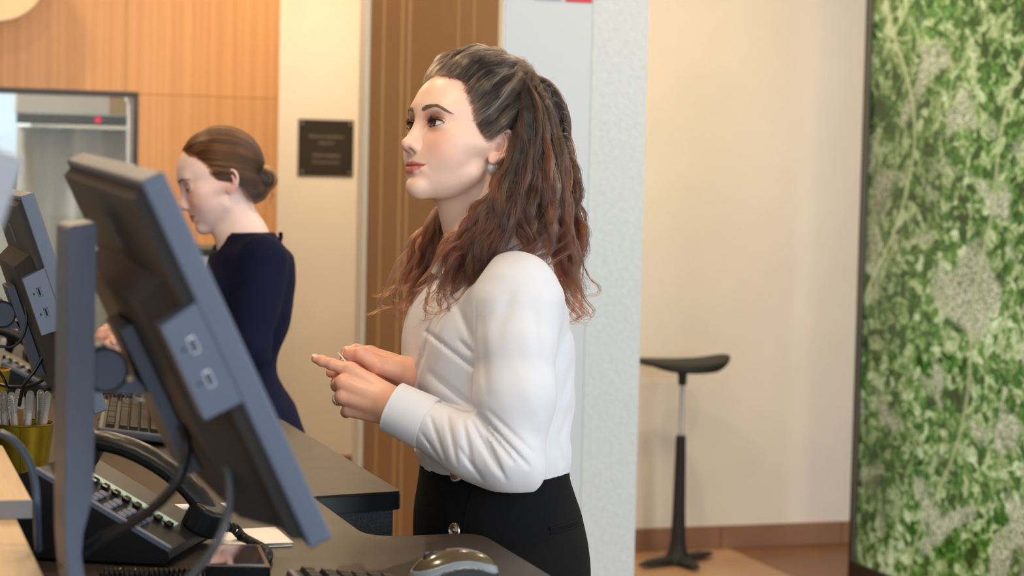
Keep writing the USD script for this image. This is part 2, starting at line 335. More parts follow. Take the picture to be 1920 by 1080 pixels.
# brown striped wall panel, white door leaf and stucco pier
YB = 6.75
xb0, xb1 = on(688, 400, 1, YB)[0], on(1000, 400, 1, YB)[0]
br = thing('wall_brown', 'brown fabric wall panel with pale vertical stripes', None, (0, 0, 0), kind='structure')
obj('panel', box((xb0, YB, 0), (xb1, YB + 0.08, CEIL)), m_brown, br)
obj('edge_trim', box((xb0 - 0.016, YB - 0.006, 0), (xb0, YB + 0.09, CEIL), 0.002), m_steel_paint, br)
for px, w in ((720, 0.009), (755, 0.010), (768.5, 0.010), (860, 0.006), (889, 0.006)):
    x = on(px, 40, 1, YB)[0]; obj('stripe', box((x - w / 2, YB - 0.0012, 0), (x + w / 2, YB, CEIL)), m_stripe, br)
YC = 5.35
xc0, xcm, xc1 = on(945, 60, 1, YC)[0], on(1110, 60, 1, YC)[0], on(1217, 0, 1, YC)[0]
dr = thing('door_1', 'flat white door leaf with pale edge behind the woman', None, (0, 0, 0), kind='structure')
obj('leaf', box((xc0, YC - 0.004, 0.01), (xcm, YC + 0.04, 2.6), 0.002), m_white, dr)
obj('edge_strip', box((xc0 - 0.004, YC - 0.003, 0.01), (xc0 - 0.0005, YC + 0.04, 2.6), 0.001), M('door_edge_white', srgb(240, 240, 236), 0.35), dr)
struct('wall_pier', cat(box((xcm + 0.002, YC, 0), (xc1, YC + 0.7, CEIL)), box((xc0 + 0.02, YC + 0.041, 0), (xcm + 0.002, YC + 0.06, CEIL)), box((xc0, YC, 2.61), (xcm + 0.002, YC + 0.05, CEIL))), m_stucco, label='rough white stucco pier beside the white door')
# the parts of the shell behind and beside the camera
struct('wall_left', box((-4.3, -3.0, 0), (-4.2, 10.2, CEIL)), m_plaster, label='cream wall on the guests side')
struct('wall_right', cat(box((5.1, 4.6, 0), (5.2, 10.2, CEIL)), box((5.1, -3.0, 0), (5.2, 0.6, CEIL)), box((5.1, 0.6, 0), (5.2, 4.6, 0.6)), box((5.1, 0.6, 2.75), (5.2, 4.6, CEIL))), m_plaster, label='cream wall with side glazing')
struct('wall_end', box((-4.2, 10.1, 0), (5.2, 10.2, CEIL)), m_plaster, label='far end wall')
# ------------------------------------------------------------------ the reception desk
DZ = 0.99
XD, XI = 0.845, 0.692
def rounded(pts, radii):
    """polygon with rounded corners"""
    out = []; n = len(pts); P = [np.array(p, float) for p in pts]
    for i in range(n):
        a, b, c = P[i - 1], P[i], P[(i + 1) % n]; r = radii[i]
        if r <= 0: out.append(b); continue
        u, v = (a - b) / np.linalg.norm(a - b), (c - b) / np.linalg.norm(c - b); q = b + u * r; e = b + v * r
        for t in np.linspace(0, 1, 9): out.append((1 - t) ** 2 * q + 2 * t * (1 - t) * b + t * t * e)
    return Polygon(out)
XL = 0.183
top_poly = rounded([(XL, 1.0), (XD, 1.0), (XD + 0.012, 2.698), (XI, 2.690), (XI, 3.050), (XD, 3.078), (XD, 4.03), (XI - .12, 4.05), (XI - .12, 5.30), (XD, 5.32), (XD, 6.2), (XL, 6.2)], [0, 0, .05, .06, 0.012, .012, .03, .03, .03, .03, 0, 0])
m_desk = MN('dark_desk_top', srgb(50, 43, 39), srgb(57, 49, 44), 40, 0.42, bump=0.05, bscale=800, space=W, specular_ior_level=0.10)
m_desk_edge = M('black_desk_edge', srgb(34, 34, 37), 0.4)
m_desk_body = MN('speckled_dark_panel', srgb(34, 35, 40), srgb(78, 80, 88), 700, 0.6, space=W, detail=1)
desk = thing('reception_desk', 'long dark brown reception worktop with black rounded edge on speckled dark panels', 'desk', (0.2, 3.0, 0))
obj('worktop', trimesh.Trimesh(*[a + ([0, 0, DZ - 0.004] if i == 0 else 0) for i, a in enumerate(arr(prism(top_poly.buffer(-0.0015), 0.004, 0.0)))], process=False), m_desk, desk)
obj('edge_band', xf(prism(top_poly, 0.026, 0.003), t=(0, 0, DZ - 0.0302)), m_desk_edge, desk)
# end panel of the further bay, with the deeper rail under the top
obj('rail', box((XI - 0.1, 3.085, DZ - 0.088), (XD - 0.012, 3.125, DZ - 0.030), 0.002), m_desk_body, desk)
obj('end_panel', box((XI - 0.1, 3.10, 0.0), (XD - 0.075, 3.124, DZ - 0.088), 0.002), m_desk_body, desk)
obj('end_panel', box((XI - 0.2, 2.655, 0.0), (XD - 0.08, 2.68, DZ - 0.0302), 0.002), m_desk_body, desk)
obj('back_panel', box((XI - 0.26, 1.0, 0.0), (XI - 0.24, 6.2, DZ - 0.0302), 0.002), m_desk_body, desk)
obj('end_panel', box((XL, 6.17, 0.0), (XD - 0.05, 6.2, DZ - 0.0302), 0.002), m_desk_body, desk)
# the guests' raised counter on the left, with a board lying on it
m_oak = MN('pale_oak', srgb(196, 160, 118), srgb(208, 174, 132), 6, 0.45, stretch=(30, 1.2, 1), space='object', detail=3)
m_oak_edge = M('grey_edge_band', srgb(120, 116, 116), 0.5)
CX, CZ = 0.180, 1.10
ct = thing('guest_counter', 'raised pale oak guest counter in the near left corner', 'counter', (CX - 0.3, 1.8, 0))
obj('counter_top', box((-0.45, 0.9, CZ - 0.03), (CX, 3.0, CZ), 0.002), m_oak, ct)
obj('front', box((-0.44, 0.92, 0), (-0.42, 2.98, CZ - 0.03), 0.002), m_desk_body, ct)
obj('upstand', box((CX - 0.03, 0.92, 0), (CX - 0.006, 2.98, CZ - 0.03), 0.001), m_desk_body, ct)
bn = on(53, 936, 2, CZ + 0.022); b2 = on(14, 838, 2, CZ + 0.022)
bd = thing('serving_board', 'pale wooden board with grey edge lying on the guest counter', 'board', (bn[0] - 0.15, bn[1] + 0.2, CZ))
obj('board', box((bn[0] - 0.32, bn[1], CZ + 0.0035), (bn[0] + 0.004, b2[1] + 0.02, CZ + 0.022), 0.002), m_oak, bd)
obj('edge_band', box((bn[0] - 0.32, bn[1] - 0.002, CZ + 0.0002), (bn[0] + 0.0045, bn[1], CZ + 0.0215), 0.0006), m_oak_edge, bd)
for k in range(4): obj('foot', xf(lathe([(0, 0), (.008, 0), (.008, .0035), (0, .0035)], 16), t=(bn[0] - 0.03 - 0.25 * (k % 2), bn[1] + 0.03 + (b2[1] - bn[1] - 0.06) * (k // 2), CZ)), m_black, bd)
# ------------------------------------------------------------------ the woman in the white blouse
def head_frame(o, yaw, pitch, roll=0.0):
    """origin and axes (forward, left, up) of a head seen turned to the picture's left"""
    T = -FW; a, t = math.radians(yaw), math.radians(pitch)
    f0 = -math.cos(a) * RT + math.sin(a) * T; l = math.sin(a) * RT + math.cos(a) * T
    f = math.cos(t) * f0 + math.sin(t) * UP; u = math.cos(t) * UP - math.sin(t) * f0
    if roll:
        r = math.radians(roll); l, u = math.cos(r) * l + math.sin(r) * u, math.cos(r) * u - math.sin(r) * l
    return o, np.stack([f, l, u], 1)
def to_world(fr, p): return np.asarray(p, float) @ fr[1].T + fr[0]
def to_local(fr, p): return (np.asarray(p, float) - fr[0]) @ fr[1]

EYE_C = np.array([0.0745, 0.0320, 0.0170]); EYE_W = 0.0168
LIP_X, LIP_Z, LIP_W = 0.0920, -0.0515, 0.0270
def lip_line(y): return LIP_Z + 0.0030 * (np.abs(y) / LIP_W) ** 2
def lid_lines(u): return 0.0042 * np.sqrt(np.maximum(1 - np.abs(u) ** 2.2, 0)) + 0.0008 * u, -0.0050 * (1 - np.abs(u) ** 2.0) + 0.0008 * u
def face_sdf(q, d):
    y = q[:, 1]
    d = smin(d, cap(q, (0.087, 0.0, 0.040), (0.078, 0.038, 0.041), 0.0115, 0.010), 0.016)      # brow
    # orbit, then the lids over the eyeball
    d = smax(d, -ell(q, EYE_C + (0.026, -0.001, 0.0015), (0.021, 0.0195, 0.0130)), 0.012)
    e = q - EYE_C.astype(np.float32)
    d = smin(d, ell(q, EYE_C + (-0.0005, 0.0005, 0), (0.0146, 0.0188, 0.0146)), 0.006)
    u = e[:, 1] / EYE_W; uc = np.clip(u, -1, 1)                                        # aperture, inner to outer corner
    top, bot = lid_lines(uc)
    s = np.maximum(np.maximum(e[:, 2] - top, bot - e[:, 2]), (np.abs(u) - 1) * EYE_W)
    d = smax(d, -np.maximum(s, EYE_C[0] - 0.004 - q[:, 0]), 0.0012)
    d = d + 0.0010 * np.exp(-((e[:, 2] - top - 0.0048) / 0.0010) ** 2) * np.exp(-(np.abs(u) / 1.05) ** 6)
    # nose
    d = smin(d, cap(q, (0.0865, 0, 0.024), (0.1010, 0, -0.012), 0.0088, 0.0090), 0.014)
    n = smin(sph(q, (0.1068, 0, -0.0200), 0.0094), ell(q, (0.0950, 0.0112, -0.0222), (0.0128, 0.0072, 0.0086)), 0.006)
    n = smin(n, cap(q, (0.1050, 0, -0.0245), (0.095, 0, -0.0280), 0.0042, 0.005), 0.005)
    d = smin(d, n, 0.006)
    d = smax(d, -ell(q, (0.0990, 0.0082, -0.0290), (0.0065, 0.0032, 0.0045)), 0.002)
    d = d + gauss(q, (0.0945, 0.0185, -0.0195), (0.006, 0.0022, 0.007), 0.0010)
    # mouth
    zl = lip_line(y); X, Z = LIP_X, LIP_Z
    d = smin(d, cap(q, (X - 0.0035, 0, Z + 0.0135), (X - 0.0035, 0, Z + 0.0060), 0.0045, 0.0045), 0.008)
    ul = smin(cap(q, (X - 0.0010, 0, Z + 0.0034), (X - 0.0023, 0.0070, Z + 0.0039), 0.0048, 0.0046), cap(q, (X - 0.0023, 0.0070, Z + 0.0039), (X - 0.0088, 0.0190, Z + 0.0034), 0.0046, 0.0034), 0.003)
    ul = smin(ul, cap(q, (X - 0.0088, 0.0190, Z + 0.0034), (X - 0.0165, 0.0265, Z + 0.0030), 0.0034, 0.0018), 0.003)
    ll = smin(cap(q, (X - 0.0030, 0, Z - 0.0058), (X - 0.0048, 0.0085, Z - 0.0054), 0.0062, 0.0060), cap(q, (X - 0.0048, 0.0085, Z - 0.0054), (X - 0.0100, 0.0190, Z - 0.0022), 0.0060, 0.0040), 0.004)
    ll = smin(ll, cap(q, (X - 0.0100, 0.0190, Z - 0.0022), (X - 0.0165, 0.0265, Z + 0.0018), 0.0040, 0.0018), 0.003)
    d = smin(d, ul, 0.0035); d = smin(d, ll, 0.0045)
    groove = np.sqrt((q[:, 2] - zl) ** 2 + np.maximum(X - 0.0115 - 0.012 * (y / LIP_W) ** 2 - q[:, 0], 0) ** 2)
    d = d + 0.0016 * np.exp(-(groove / 0.0011) ** 2) * (y < LIP_W + 0.002)
    d = d + gauss(q, (X + 0.0035, 0, Z + 0.0115), (0.01, 0.0030, 0.005), 0.0012)        # philtrum
    d = d + gauss(q, (X - 0.003, 0, Z - 0.0165), (0.012, 0.015, 0.0042), 0.0022)        # fold over the chin
    d = d + gauss(q, (X - 0.0200, 0.0310, Z + 0.002), (0.012, 0.003, 0.006), 0.0010)    # dimple at the mouth corner
    return d
def head_sdf(p, neck=None, ears=True):
    p = p.astype(np.float32); q = p.copy(); q[:, 1] = np.abs(q[:, 1])
    d = ell(q, (-0.002, 0, 0.040), (0.090, 0.0725, 0.088))
    d = smin(d, ell(q, (0.038, 0, 0.052), (0.058, 0.062, 0.055)), 0.03)
    d = smin(d, ell(q, (0.028, 0, -0.030), (0.056, 0.057, 0.056)), 0.03)
    d = smin(d, ell(q, (0.052, 0, -0.036), (0.0415, 0.041, 0.044)), 0.025)             # muzzle
    d = smin(d, ell(q, (0.054, 0.037, -0.012), (0.030, 0.027, 0.031)), 0.022)          # cheeks
    d = smin(d, cap(q, (0.054, 0.051, 0.002), (0.008, 0.060, 0.004), 0.012, 0.011), 0.02)
    d = smin(d, cap(q, (0.066, 0.0, -0.0775), (0.010, 0.0490, -0.043), 0.0150, 0.0115), 0.020)  # jaw
    d = smin(d, ell(q, (0.0725, 0, -0.0790), (0.0150, 0.0180, 0.0150)), 0.014)         # chin
    f = q[:, 0] > 0.045
    if f.any(): d[f] = face_sdf(q[f], d[f])
    if ears:
        f = _norm(q - np.array((-0.008, 0.0705, 0.002), np.float32)) < 0.048
        if f.any(): d[f] = smin(d[f], ear_sdf(q[f]), 0.004)
    if neck is not None:
        (a, b, ra, rb), extra = neck
        d = smin(d, cap(p, a, b, ra, rb), 0.013)
        for (c, e2, r1, r2, k) in extra: d = smin(d, cap(p, c, e2, r1, r2), k)
    return d
def ear_sdf(q):
    """left ear, in a plane tilted off the head"""
    c = np.array([-0.008, 0.0705, 0.003]); ang = math.radians(22)
    ux = np.array([math.cos(ang), -math.sin(ang), 0]); uz = np.array([-0.18, 0.0, 0.98]); uz = uz / np.linalg.norm(uz)
    un = np.cross(uz, ux); un *= np.sign(un[1]); un /= np.linalg.norm(un); ux = np.cross(un, uz) * np.sign(np.cross(un, uz) @ ux)
    L = (q - c.astype(np.float32)) @ np.stack([ux, uz, un], 1).astype(np.float32)       # L: forward, up, out
    hp = catmull([(0.006, 0.010, 0.001), (0.004, 0.024, 0.003), (-0.006, 0.031, 0.005), (-0.016, 0.027, 0.006), (-0.0215, 0.016, 0.006), (-0.0205, 0.003, 0.005), (-0.015, -0.008, 0.004), (-0.008, -0.015, 0.003)], 3)
    r = np.interp(np.linspace(0, 1, len(hp)), [0, 0.3, 0.7, 1], [0.0026, 0.0034, 0.0034, 0.004])
    d = None
    for i in range(len(hp) - 1):
        c1 = cap(L, hp[i], hp[i + 1], r[i], r[i + 1]); d = c1 if d is None else np.minimum(d, c1)
    d = smin(d, ell(L, (-0.008, 0.006, 0.0000), (0.0135, 0.025, 0.0030)), 0.003)
    d = smin(d, ell(L, (-0.001, -0.0185, 0.001), (0.0075, 0.0085, 0.0042)), 0.006)        # lobe
    anti = catmull([(-0.004, 0.022, 0.003), (-0.011, 0.014, 0.005), (-0.0125, 0.003, 0.005), (-0.008, -0.0065, 0.0045), (-0.002, -0.0105, 0.004)], 3)
    for i in range(len(anti) - 1): d = smin(d, cap(L, anti[i], anti[i + 1], 0.0024), 0.0022)
    d = smin(d, ell(L, (0.0055, 0.000, 0.003), (0.0035, 0.0055, 0.0035)), 0.004)          # tragus
    d = smax(d, -ell(L, (-0.0030, 0.002, 0.005), (0.0066, 0.0080, 0.0062)), 0.003)        # concha
    d = smin(d, cap(L, (0.004, 0.012, -0.006), (0.003, -0.010, -0.006), 0.008), 0.006)
    return d
def mix(a, b, t): return np.asarray(a) * (1 - t[:, None]) + np.asarray(b) * t[:, None]
def soft(x, w): return 1 / (1 + np.exp(np.clip(-x / w, -40, 40)))
def skin_colour(L, base, blush, lip, shadow=0.0, lipstick=1.0):
    """skin colours over the head, with shade tinted into nostrils and lip line, from head coordinates"""
    x, y, z = L[:, 0], np.abs(L[:, 1]), L[:, 2]; c = np.tile(np.asarray(base), (len(L), 1))
    g = lambda cx, cy, cz, sx, sy, sz: np.exp(-0.5 * (((x - cx) / sx) ** 2 + ((y - cy) / sy) ** 2 + ((z - cz) / sz) ** 2))
    c = mix(c, blush, np.clip(0.55 * g(0.075, 0.045, -0.012, 0.03, 0.018, 0.018) + 0.35 * g(0.118, 0, -0.020, 0.012, 0.016, 0.012) + 0.6 * np.exp(-0.5 * (((x + 0.012) / 0.02) ** 2 + ((y - 0.078) / 0.010) ** 2 + ((z - 0.0) / 0.03) ** 2)), 0, 1))
    ex, ey, ez = EYE_C
    c = mix(c, srgb(170, 98, 76), np.clip(shadow * (g(0.088, ey, ez + 0.0090, 0.02, 0.014, 0.0055) + 0.8 * g(0.088, ey - 0.0165, ez + 0.001, 0.012, 0.006, 0.010) + 0.35 * g(0.085, ey, ez - 0.0095, 0.012, 0.014, 0.004)), 0, 1) * (x > 0.06))
    u = np.clip(y / LIP_W, 0, 1); zl = lip_line(y)
    hu = (0.0078 - 0.0016 * np.exp(-(u / 0.16) ** 2)) * (1 - u ** 1.6) + 0.0002; hl = 0.0118 * (1 - u ** 1.9) + 0.0002
    inside = soft(z - (zl - hl), 0.0005) * soft(zl + hu - z, 0.0005) * (y < LIP_W + 0.0003) * (x > 0.06)
    c = mix(c, np.asarray(lip) * np.where(z > zl, 0.8, 1.08)[:, None], inside * lipstick)
    c = mix(c, np.asarray(lip) * (0.45, 0.32, 0.38), np.exp(-((z - zl) / 0.0011) ** 2) * (y < LIP_W - 0.0003) * (x > 0.06) * 0.85)  # shade between the lips, painted dark
    c = mix(c, srgb(60, 26, 24), np.clip(1.2 * g(0.0990, 0.0082, -0.0265, 0.0045, 0.0020, 0.0022), 0, 0.9))  # nostril shade put into the skin colour
    e = y - ey; uu = np.clip(e / EYE_W, -1, 1); top, bot = lid_lines(uu); ze = z - ez      # lid margins
    on_eye = (np.abs(e) < EYE_W + 0.001) & (x > 0.06)
    c = mix(c, srgb(48, 28, 24), 0.95 * np.exp(-((ze - top - 0.0004) / 0.0011) ** 2) * on_eye)
    c = mix(c, srgb(110, 62, 54), 0.8 * np.exp(-((ze - bot) / 0.0009) ** 2) * on_eye)
    c = mix(c, srgb(110, 58, 46), 0.8 * np.exp(-((ze - top - 0.0048) / 0.0008) ** 2) * on_eye)
    return c
def eyeball(fr, side, gaze, R=(0.0127, 0.0170, 0.0127)):
    s = trimesh.creation.icosphere(5, 1.0); v = s.vertices * R
    c = EYE_C * (1, side, 1); g = np.array(gaze, float); g /= np.linalg.norm(g)
    d = np.linalg.norm(np.cross(v / np.linalg.norm(v, axis=1, keepdims=True), g), axis=1); front = v @ g > 0; r = np.where(front, d * 0.0127, 1)
    col = np.tile(srgb(226, 218, 212), (len(v), 1)); col = mix(col, srgb(196, 140, 130), np.clip((np.abs(v[:, 1]) - 0.0125) / 0.004, 0, 1) * 0.6)
    col = mix(col, srgb(44, 24, 16), soft(0.0058 - r, 0.00022)); col = mix(col, srgb(78, 44, 26), soft(0.0048 - r, 0.0004) * 0.8); col = mix(col, srgb(6, 5, 5), soft(0.0022 - r, 0.0002))
    return trimesh.Trimesh(to_world(fr, v + c), s.faces, process=False), col
m_skin = MT('skin', 0.42, subsurface_weight=0.12, subsurface_scale=0.006, subsurface_radius=(1.0, 0.35, 0.2), specular_ior_level=0.4)
m_eye = MT('eye', 0.06, coat_weight=0.5)
DW = 3.11
HF = head_frame(at(873, 283, DW), 36, 14)
hl = lambda px, py, dz=0.0: to_local(HF, at(px, py, DW + dz))
neckW = ((hl(905, 360, 0.01), hl(938, 500, 0.03), 0.052, 0.056), [(hl(938, 490, 0.03), hl(930, 560, 0.03), 0.056, 0.07, 0.03), (hl(846, 346, 0.0), hl(880, 425, 0.012), 0.030, 0.043, 0.014)])
# ------------------------------------------------------------------ hair
def hair_mat(name, **kw):
    return usdkit.material(stage, '/World/Looks/' + name, {'a': ('attribute', {'attribute': 'tint'}), 'h': ('principled_hair_bsdf', {'model': 'Chiang', 'parametrization': 'Direct coloring', 'roughness': 0.32, 'radial_roughness': 0.45, 'coat': 0.0, 'random_roughness': 0.2, **kw})}, [('a.color', 'h.color')], surface='h.BSDF')
m_hair = hair_mat('hair_strands')
m_hair_mass = MT('hair_mass', 0.55, {'t': ('texture_coordinate', {}), 'n': ('noise_texture', {'scale': 700.0, 'detail': 2}), 'b': ('bump', {'strength': 0.5, 'distance': 0.001})}, [('t.object', 'n.vector'), ('n.fac', 'b.height'), ('b.normal', 'p.normal')])
class Strands:
    def __init__(s): s.P, s.C, s.W, s.N = [], [], [], 20
    def add(s, pts, col, w):
        """pts (k, n, 3), col (k, n, 3), w (k, n)"""
        s.P.append(pts.reshape(-1, 3)); s.C.append(col.reshape(-1, 3)); s.W.append(w.reshape(-1)); s.n = s.__dict__.get('n', []) + [pts.shape[1]] * pts.shape[0]
    def build(s, name, parent, mat):
        c = UsdGeom.BasisCurves.Define(stage, numbered(str(parent.GetPath()) + '/' + name))
        b, _ = base_of(parent.GetPath())
        c.CreateTypeAttr('cubic'); c.CreateBasisAttr('catmullRom'); c.CreateWrapAttr('pinned')
        c.CreatePointsAttr(Vt.Vec3fArray.FromNumpy((np.vstack(s.P) - b).astype(np.float32)))
        c.CreateCurveVertexCountsAttr(Vt.IntArray.FromNumpy(np.array(s.n, np.int32)))
        c.CreateWidthsAttr(Vt.FloatArray.FromNumpy(np.concatenate(s.W).astype(np.float32))); c.SetWidthsInterpolation('vertex')
        pv = UsdGeom.PrimvarsAPI(c).CreatePrimvar('tint', Sdf.ValueTypeNames.Color3fArray, 'vertex'); pv.Set(Vt.Vec3fArray.FromNumpy(np.vstack(s.C).astype(np.float32)))
        UsdShade.MaterialBindingAPI.Apply(c.GetPrim()).Bind(mat); return c
def resample(p, n):
    d = np.r_[0, np.cumsum(np.linalg.norm(np.diff(p, axis=0), axis=1))]; s = np.linspace(0, d[-1], n)
    return np.stack([np.interp(s, d, p[:, k]) for k in range(3)], 1), d[-1]
def clump(S, guide, count, rad, n=20, wave=(0.0, 0.06), frizz=0.001, cols=None, width=0.0005, r=None, trim=0.25, ramp=1.2):
    """strands that follow one guide; rad: radius along it; wave: (amplitude at the tip, wavelength); cols: colours along it"""
    r = r or rng
    g, L = resample(catmull(guide, 10), n); t = np.gradient(g, axis=0); t /= np.linalg.norm(t, axis=1, keepdims=True)
    u = np.cross(t, -FW); u /= np.linalg.norm(u, axis=1, keepdims=True) + 1e-9; w = np.cross(t, u); s = np.linspace(0, 1, n)
    ph = r.uniform(0, 2 * np.pi); a = r.uniform(0, 2 * np.pi, count); q = np.sqrt(r.uniform(0, 1, count))
    R = np.interp(s, np.linspace(0, 1, len(rad)), rad)[None] * q[:, None]
    ox, oy = R * np.cos(a)[:, None], R * np.sin(a)[:, None] * 0.75
    pj = ph + r.normal(0, 0.22, count)[:, None]; lam = wave[1] * (r.uniform(0.85, 1.15) + r.normal(0, 0.02, count)[:, None])
    amp = wave[0] * (s ** ramp)[None] * r.uniform(0.6, 1.3, count)[:, None]
    ox = ox + amp * np.sin(2 * np.pi * s[None] * L / lam + pj); oy = oy + 0.7 * amp * np.cos(2 * np.pi * s[None] * L / lam + pj)
    fz = ndimage.gaussian_filter1d(r.normal(0, 1, (count, n, 2)), 1.6, axis=1) * frizz * 3 * (0.25 + s)[None, :, None]
    ox = ox + fz[..., 0]; oy = oy + fz[..., 1]
    pts = g[None] + ox[..., None] * u[None] + oy[..., None] * w[None]
    end = 1 - r.uniform(0, trim, count)[:, None] * s[None]                               # uneven ends
    k = s[None] * end / np.maximum(end[:, -1:], 1e-6) * (1 - r.uniform(0, trim, count))[:, None]
    idx = k * (n - 1); i0 = np.clip(idx.astype(int), 0, n - 2); f = (idx - i0)[..., None]
    pts = np.take_along_axis(pts, i0[..., None], 1) * (1 - f) + np.take_along_axis(pts, i0[..., None] + 1, 1) * f
    c = np.stack([np.interp(s, np.linspace(0, 1, len(cols)), np.asarray(cols)[:, m]) for m in range(3)], 1)
    c = c[None] * (r.lognormal(0, 0.30) * r.lognormal(0, 0.22, count))[:, None, None]
    wd = width * np.interp(s, [0, 0.1, 0.7, 1], [0.7, 1, 0.9, 0.35])[None] * r.uniform(0.7, 1.3, count)[:, None]
    S.add(pts, np.clip(c, 0, 0.95), np.broadcast_to(wd, pts.shape[:2]))
def mass(guides, rads, colour, h, inflate=1.0):
    """the closed inner body of the hair: tapered tubes along the guides blended together"""
    segs = []
    for g, rd in zip(guides, rads):
        p, _ = resample(catmull(g, 8), 9); q = np.interp(np.linspace(0, 1, 9), np.linspace(0, 1, len(rd)), rd) * inflate
        segs += [(p[i], p[i + 1], q[i], q[i + 1]) for i in range(8)]
    def f(x):
        d = np.full(len(x), 1.0, np.float32)
        for a, b, ra, rb in segs:
            m = _norm(x - ((a + b) / 2).astype(np.float32)) < np.linalg.norm(b - a) / 2 + 0.07
            if m.any(): d[m] = smin(d[m], cap(x[m], a, b, ra, rb), 0.008)
        return d
    pts = np.vstack([[s[0], s[1]] for s in segs]); return surface(f, pts.min(0) - 0.04, pts.max(0) + 0.04, h, project=1)
# colours of the hair: ashy and greying over the top, auburn in the lengths
h_dark, h_ash, h_grey, h_brown, h_red, h_copper = (np.array(srgb(*c)) for c in ((30, 21, 18), (92, 72, 57), (164, 146, 126), (42, 26, 18), (60, 28, 16), (112, 48, 22)))
ELC, ELR = np.array([-0.002, 0, 0.040]), np.array([0.090, 0.0725, 0.088])
CLIP = hl(982, 150, 0.055)
def swept(root, lift, n=9, c=CLIP):
    """a path over the skull from a root on the hairline to the clip at the back of the crown"""
    a, b = (root - ELC) / ELR, (c - ELC) / ELR; ra, rb = np.linalg.norm(a), np.linalg.norm(b); a, b = a / ra, b / rb
    w = math.acos(np.clip(a @ b, -1, 1)); t = np.linspace(0, 1, n)[:, None]
    d = (np.sin((1 - t) * w) * a + np.sin(t * w) * b) / math.sin(w)
    r = ra + (rb - ra) * t ** 3
    return ELC + d * np.maximum(r + np.interp(t, np.linspace(0, 1, len(lift)), lift), 0) * ELR
def skull_hit(px, py, fr=None, f=None):
    o, r = EYE, ray(px, py); d = DW - 0.16
    for _ in range(60):
        s = float(head_sdf(to_local(fr or HF, [o + d * r]), None, False)[0]); d += s * 0.8
        if s < 2e-4: break
    return to_local(fr or HF, o + d * r)
hairline = [skull_hit(*p) for p in ((822, 144), (840, 146), (858, 150), (871, 158), (878, 178), (884, 203), (891, 226), (898, 244), (908, 258), (918, 255))]
HAIR, MASSES = Strands(), []
hr = np.random.default_rng(11)
roots = [(p, i / 9) for i, p in enumerate(hairline)]
# swept top and sides, both halves of the head
dense = catmull([p for p, _ in roots], 6); dense = np.vstack([dense * (1, -1, 1)[::-1] if False else (dense * np.array([1, -1, 1]))[::-1], dense])
for i, p in enumerate(dense):
    z = abs(i - len(dense) / 2) / (len(dense) / 2)                                        # 0 over the forehead, 1 at the ear
    for back in (0.0, 0.16, 0.34):
        top = np.clip(1 - z * 1.35, 0, 1)
        lift = np.array([0.0, 0.08 + 0.075 * top, 0.09 + 0.075 * top, 0.09 + 0.04 * top, 0.09 + 0.0 * top]) * (1 - 0.25 * back) + 0.012
        path = swept(p, lift, 11)[int(back * 10):]
        if back > 0: path[0] = path[0] * 0.4 + (ELC + (path[0] - ELC) * 0.9) * 0.6
        c0 = h_dark if hr.random() < 0.6 else (h_ash * 0.75 if hr.random() < 0.7 else h_grey * 0.9)
        c1 = h_ash * 0.6 if hr.random() < 0.3 else (h_dark * 1.1 if hr.random() < 0.85 else h_grey * 0.9)
        path = path + 0.0060 * ndimage.gaussian_filter1d(hr.normal(0, 1, (len(path), 3)), 1.0, axis=0) * np.r_[0.3, np.ones(len(path) - 1)][:, None]
        vis = p[1] > -0.055
        clump(HAIR, to_world(HF, path), (34 if back else 22) if vis else 10, [0.0085, 0.0045, 0.0050, 0.0042, 0.003], 20, (0.0080, 0.085), 0.0010, [c0 * 0.9, c0, c1, h_brown], 0.00038, hr, 0.05)
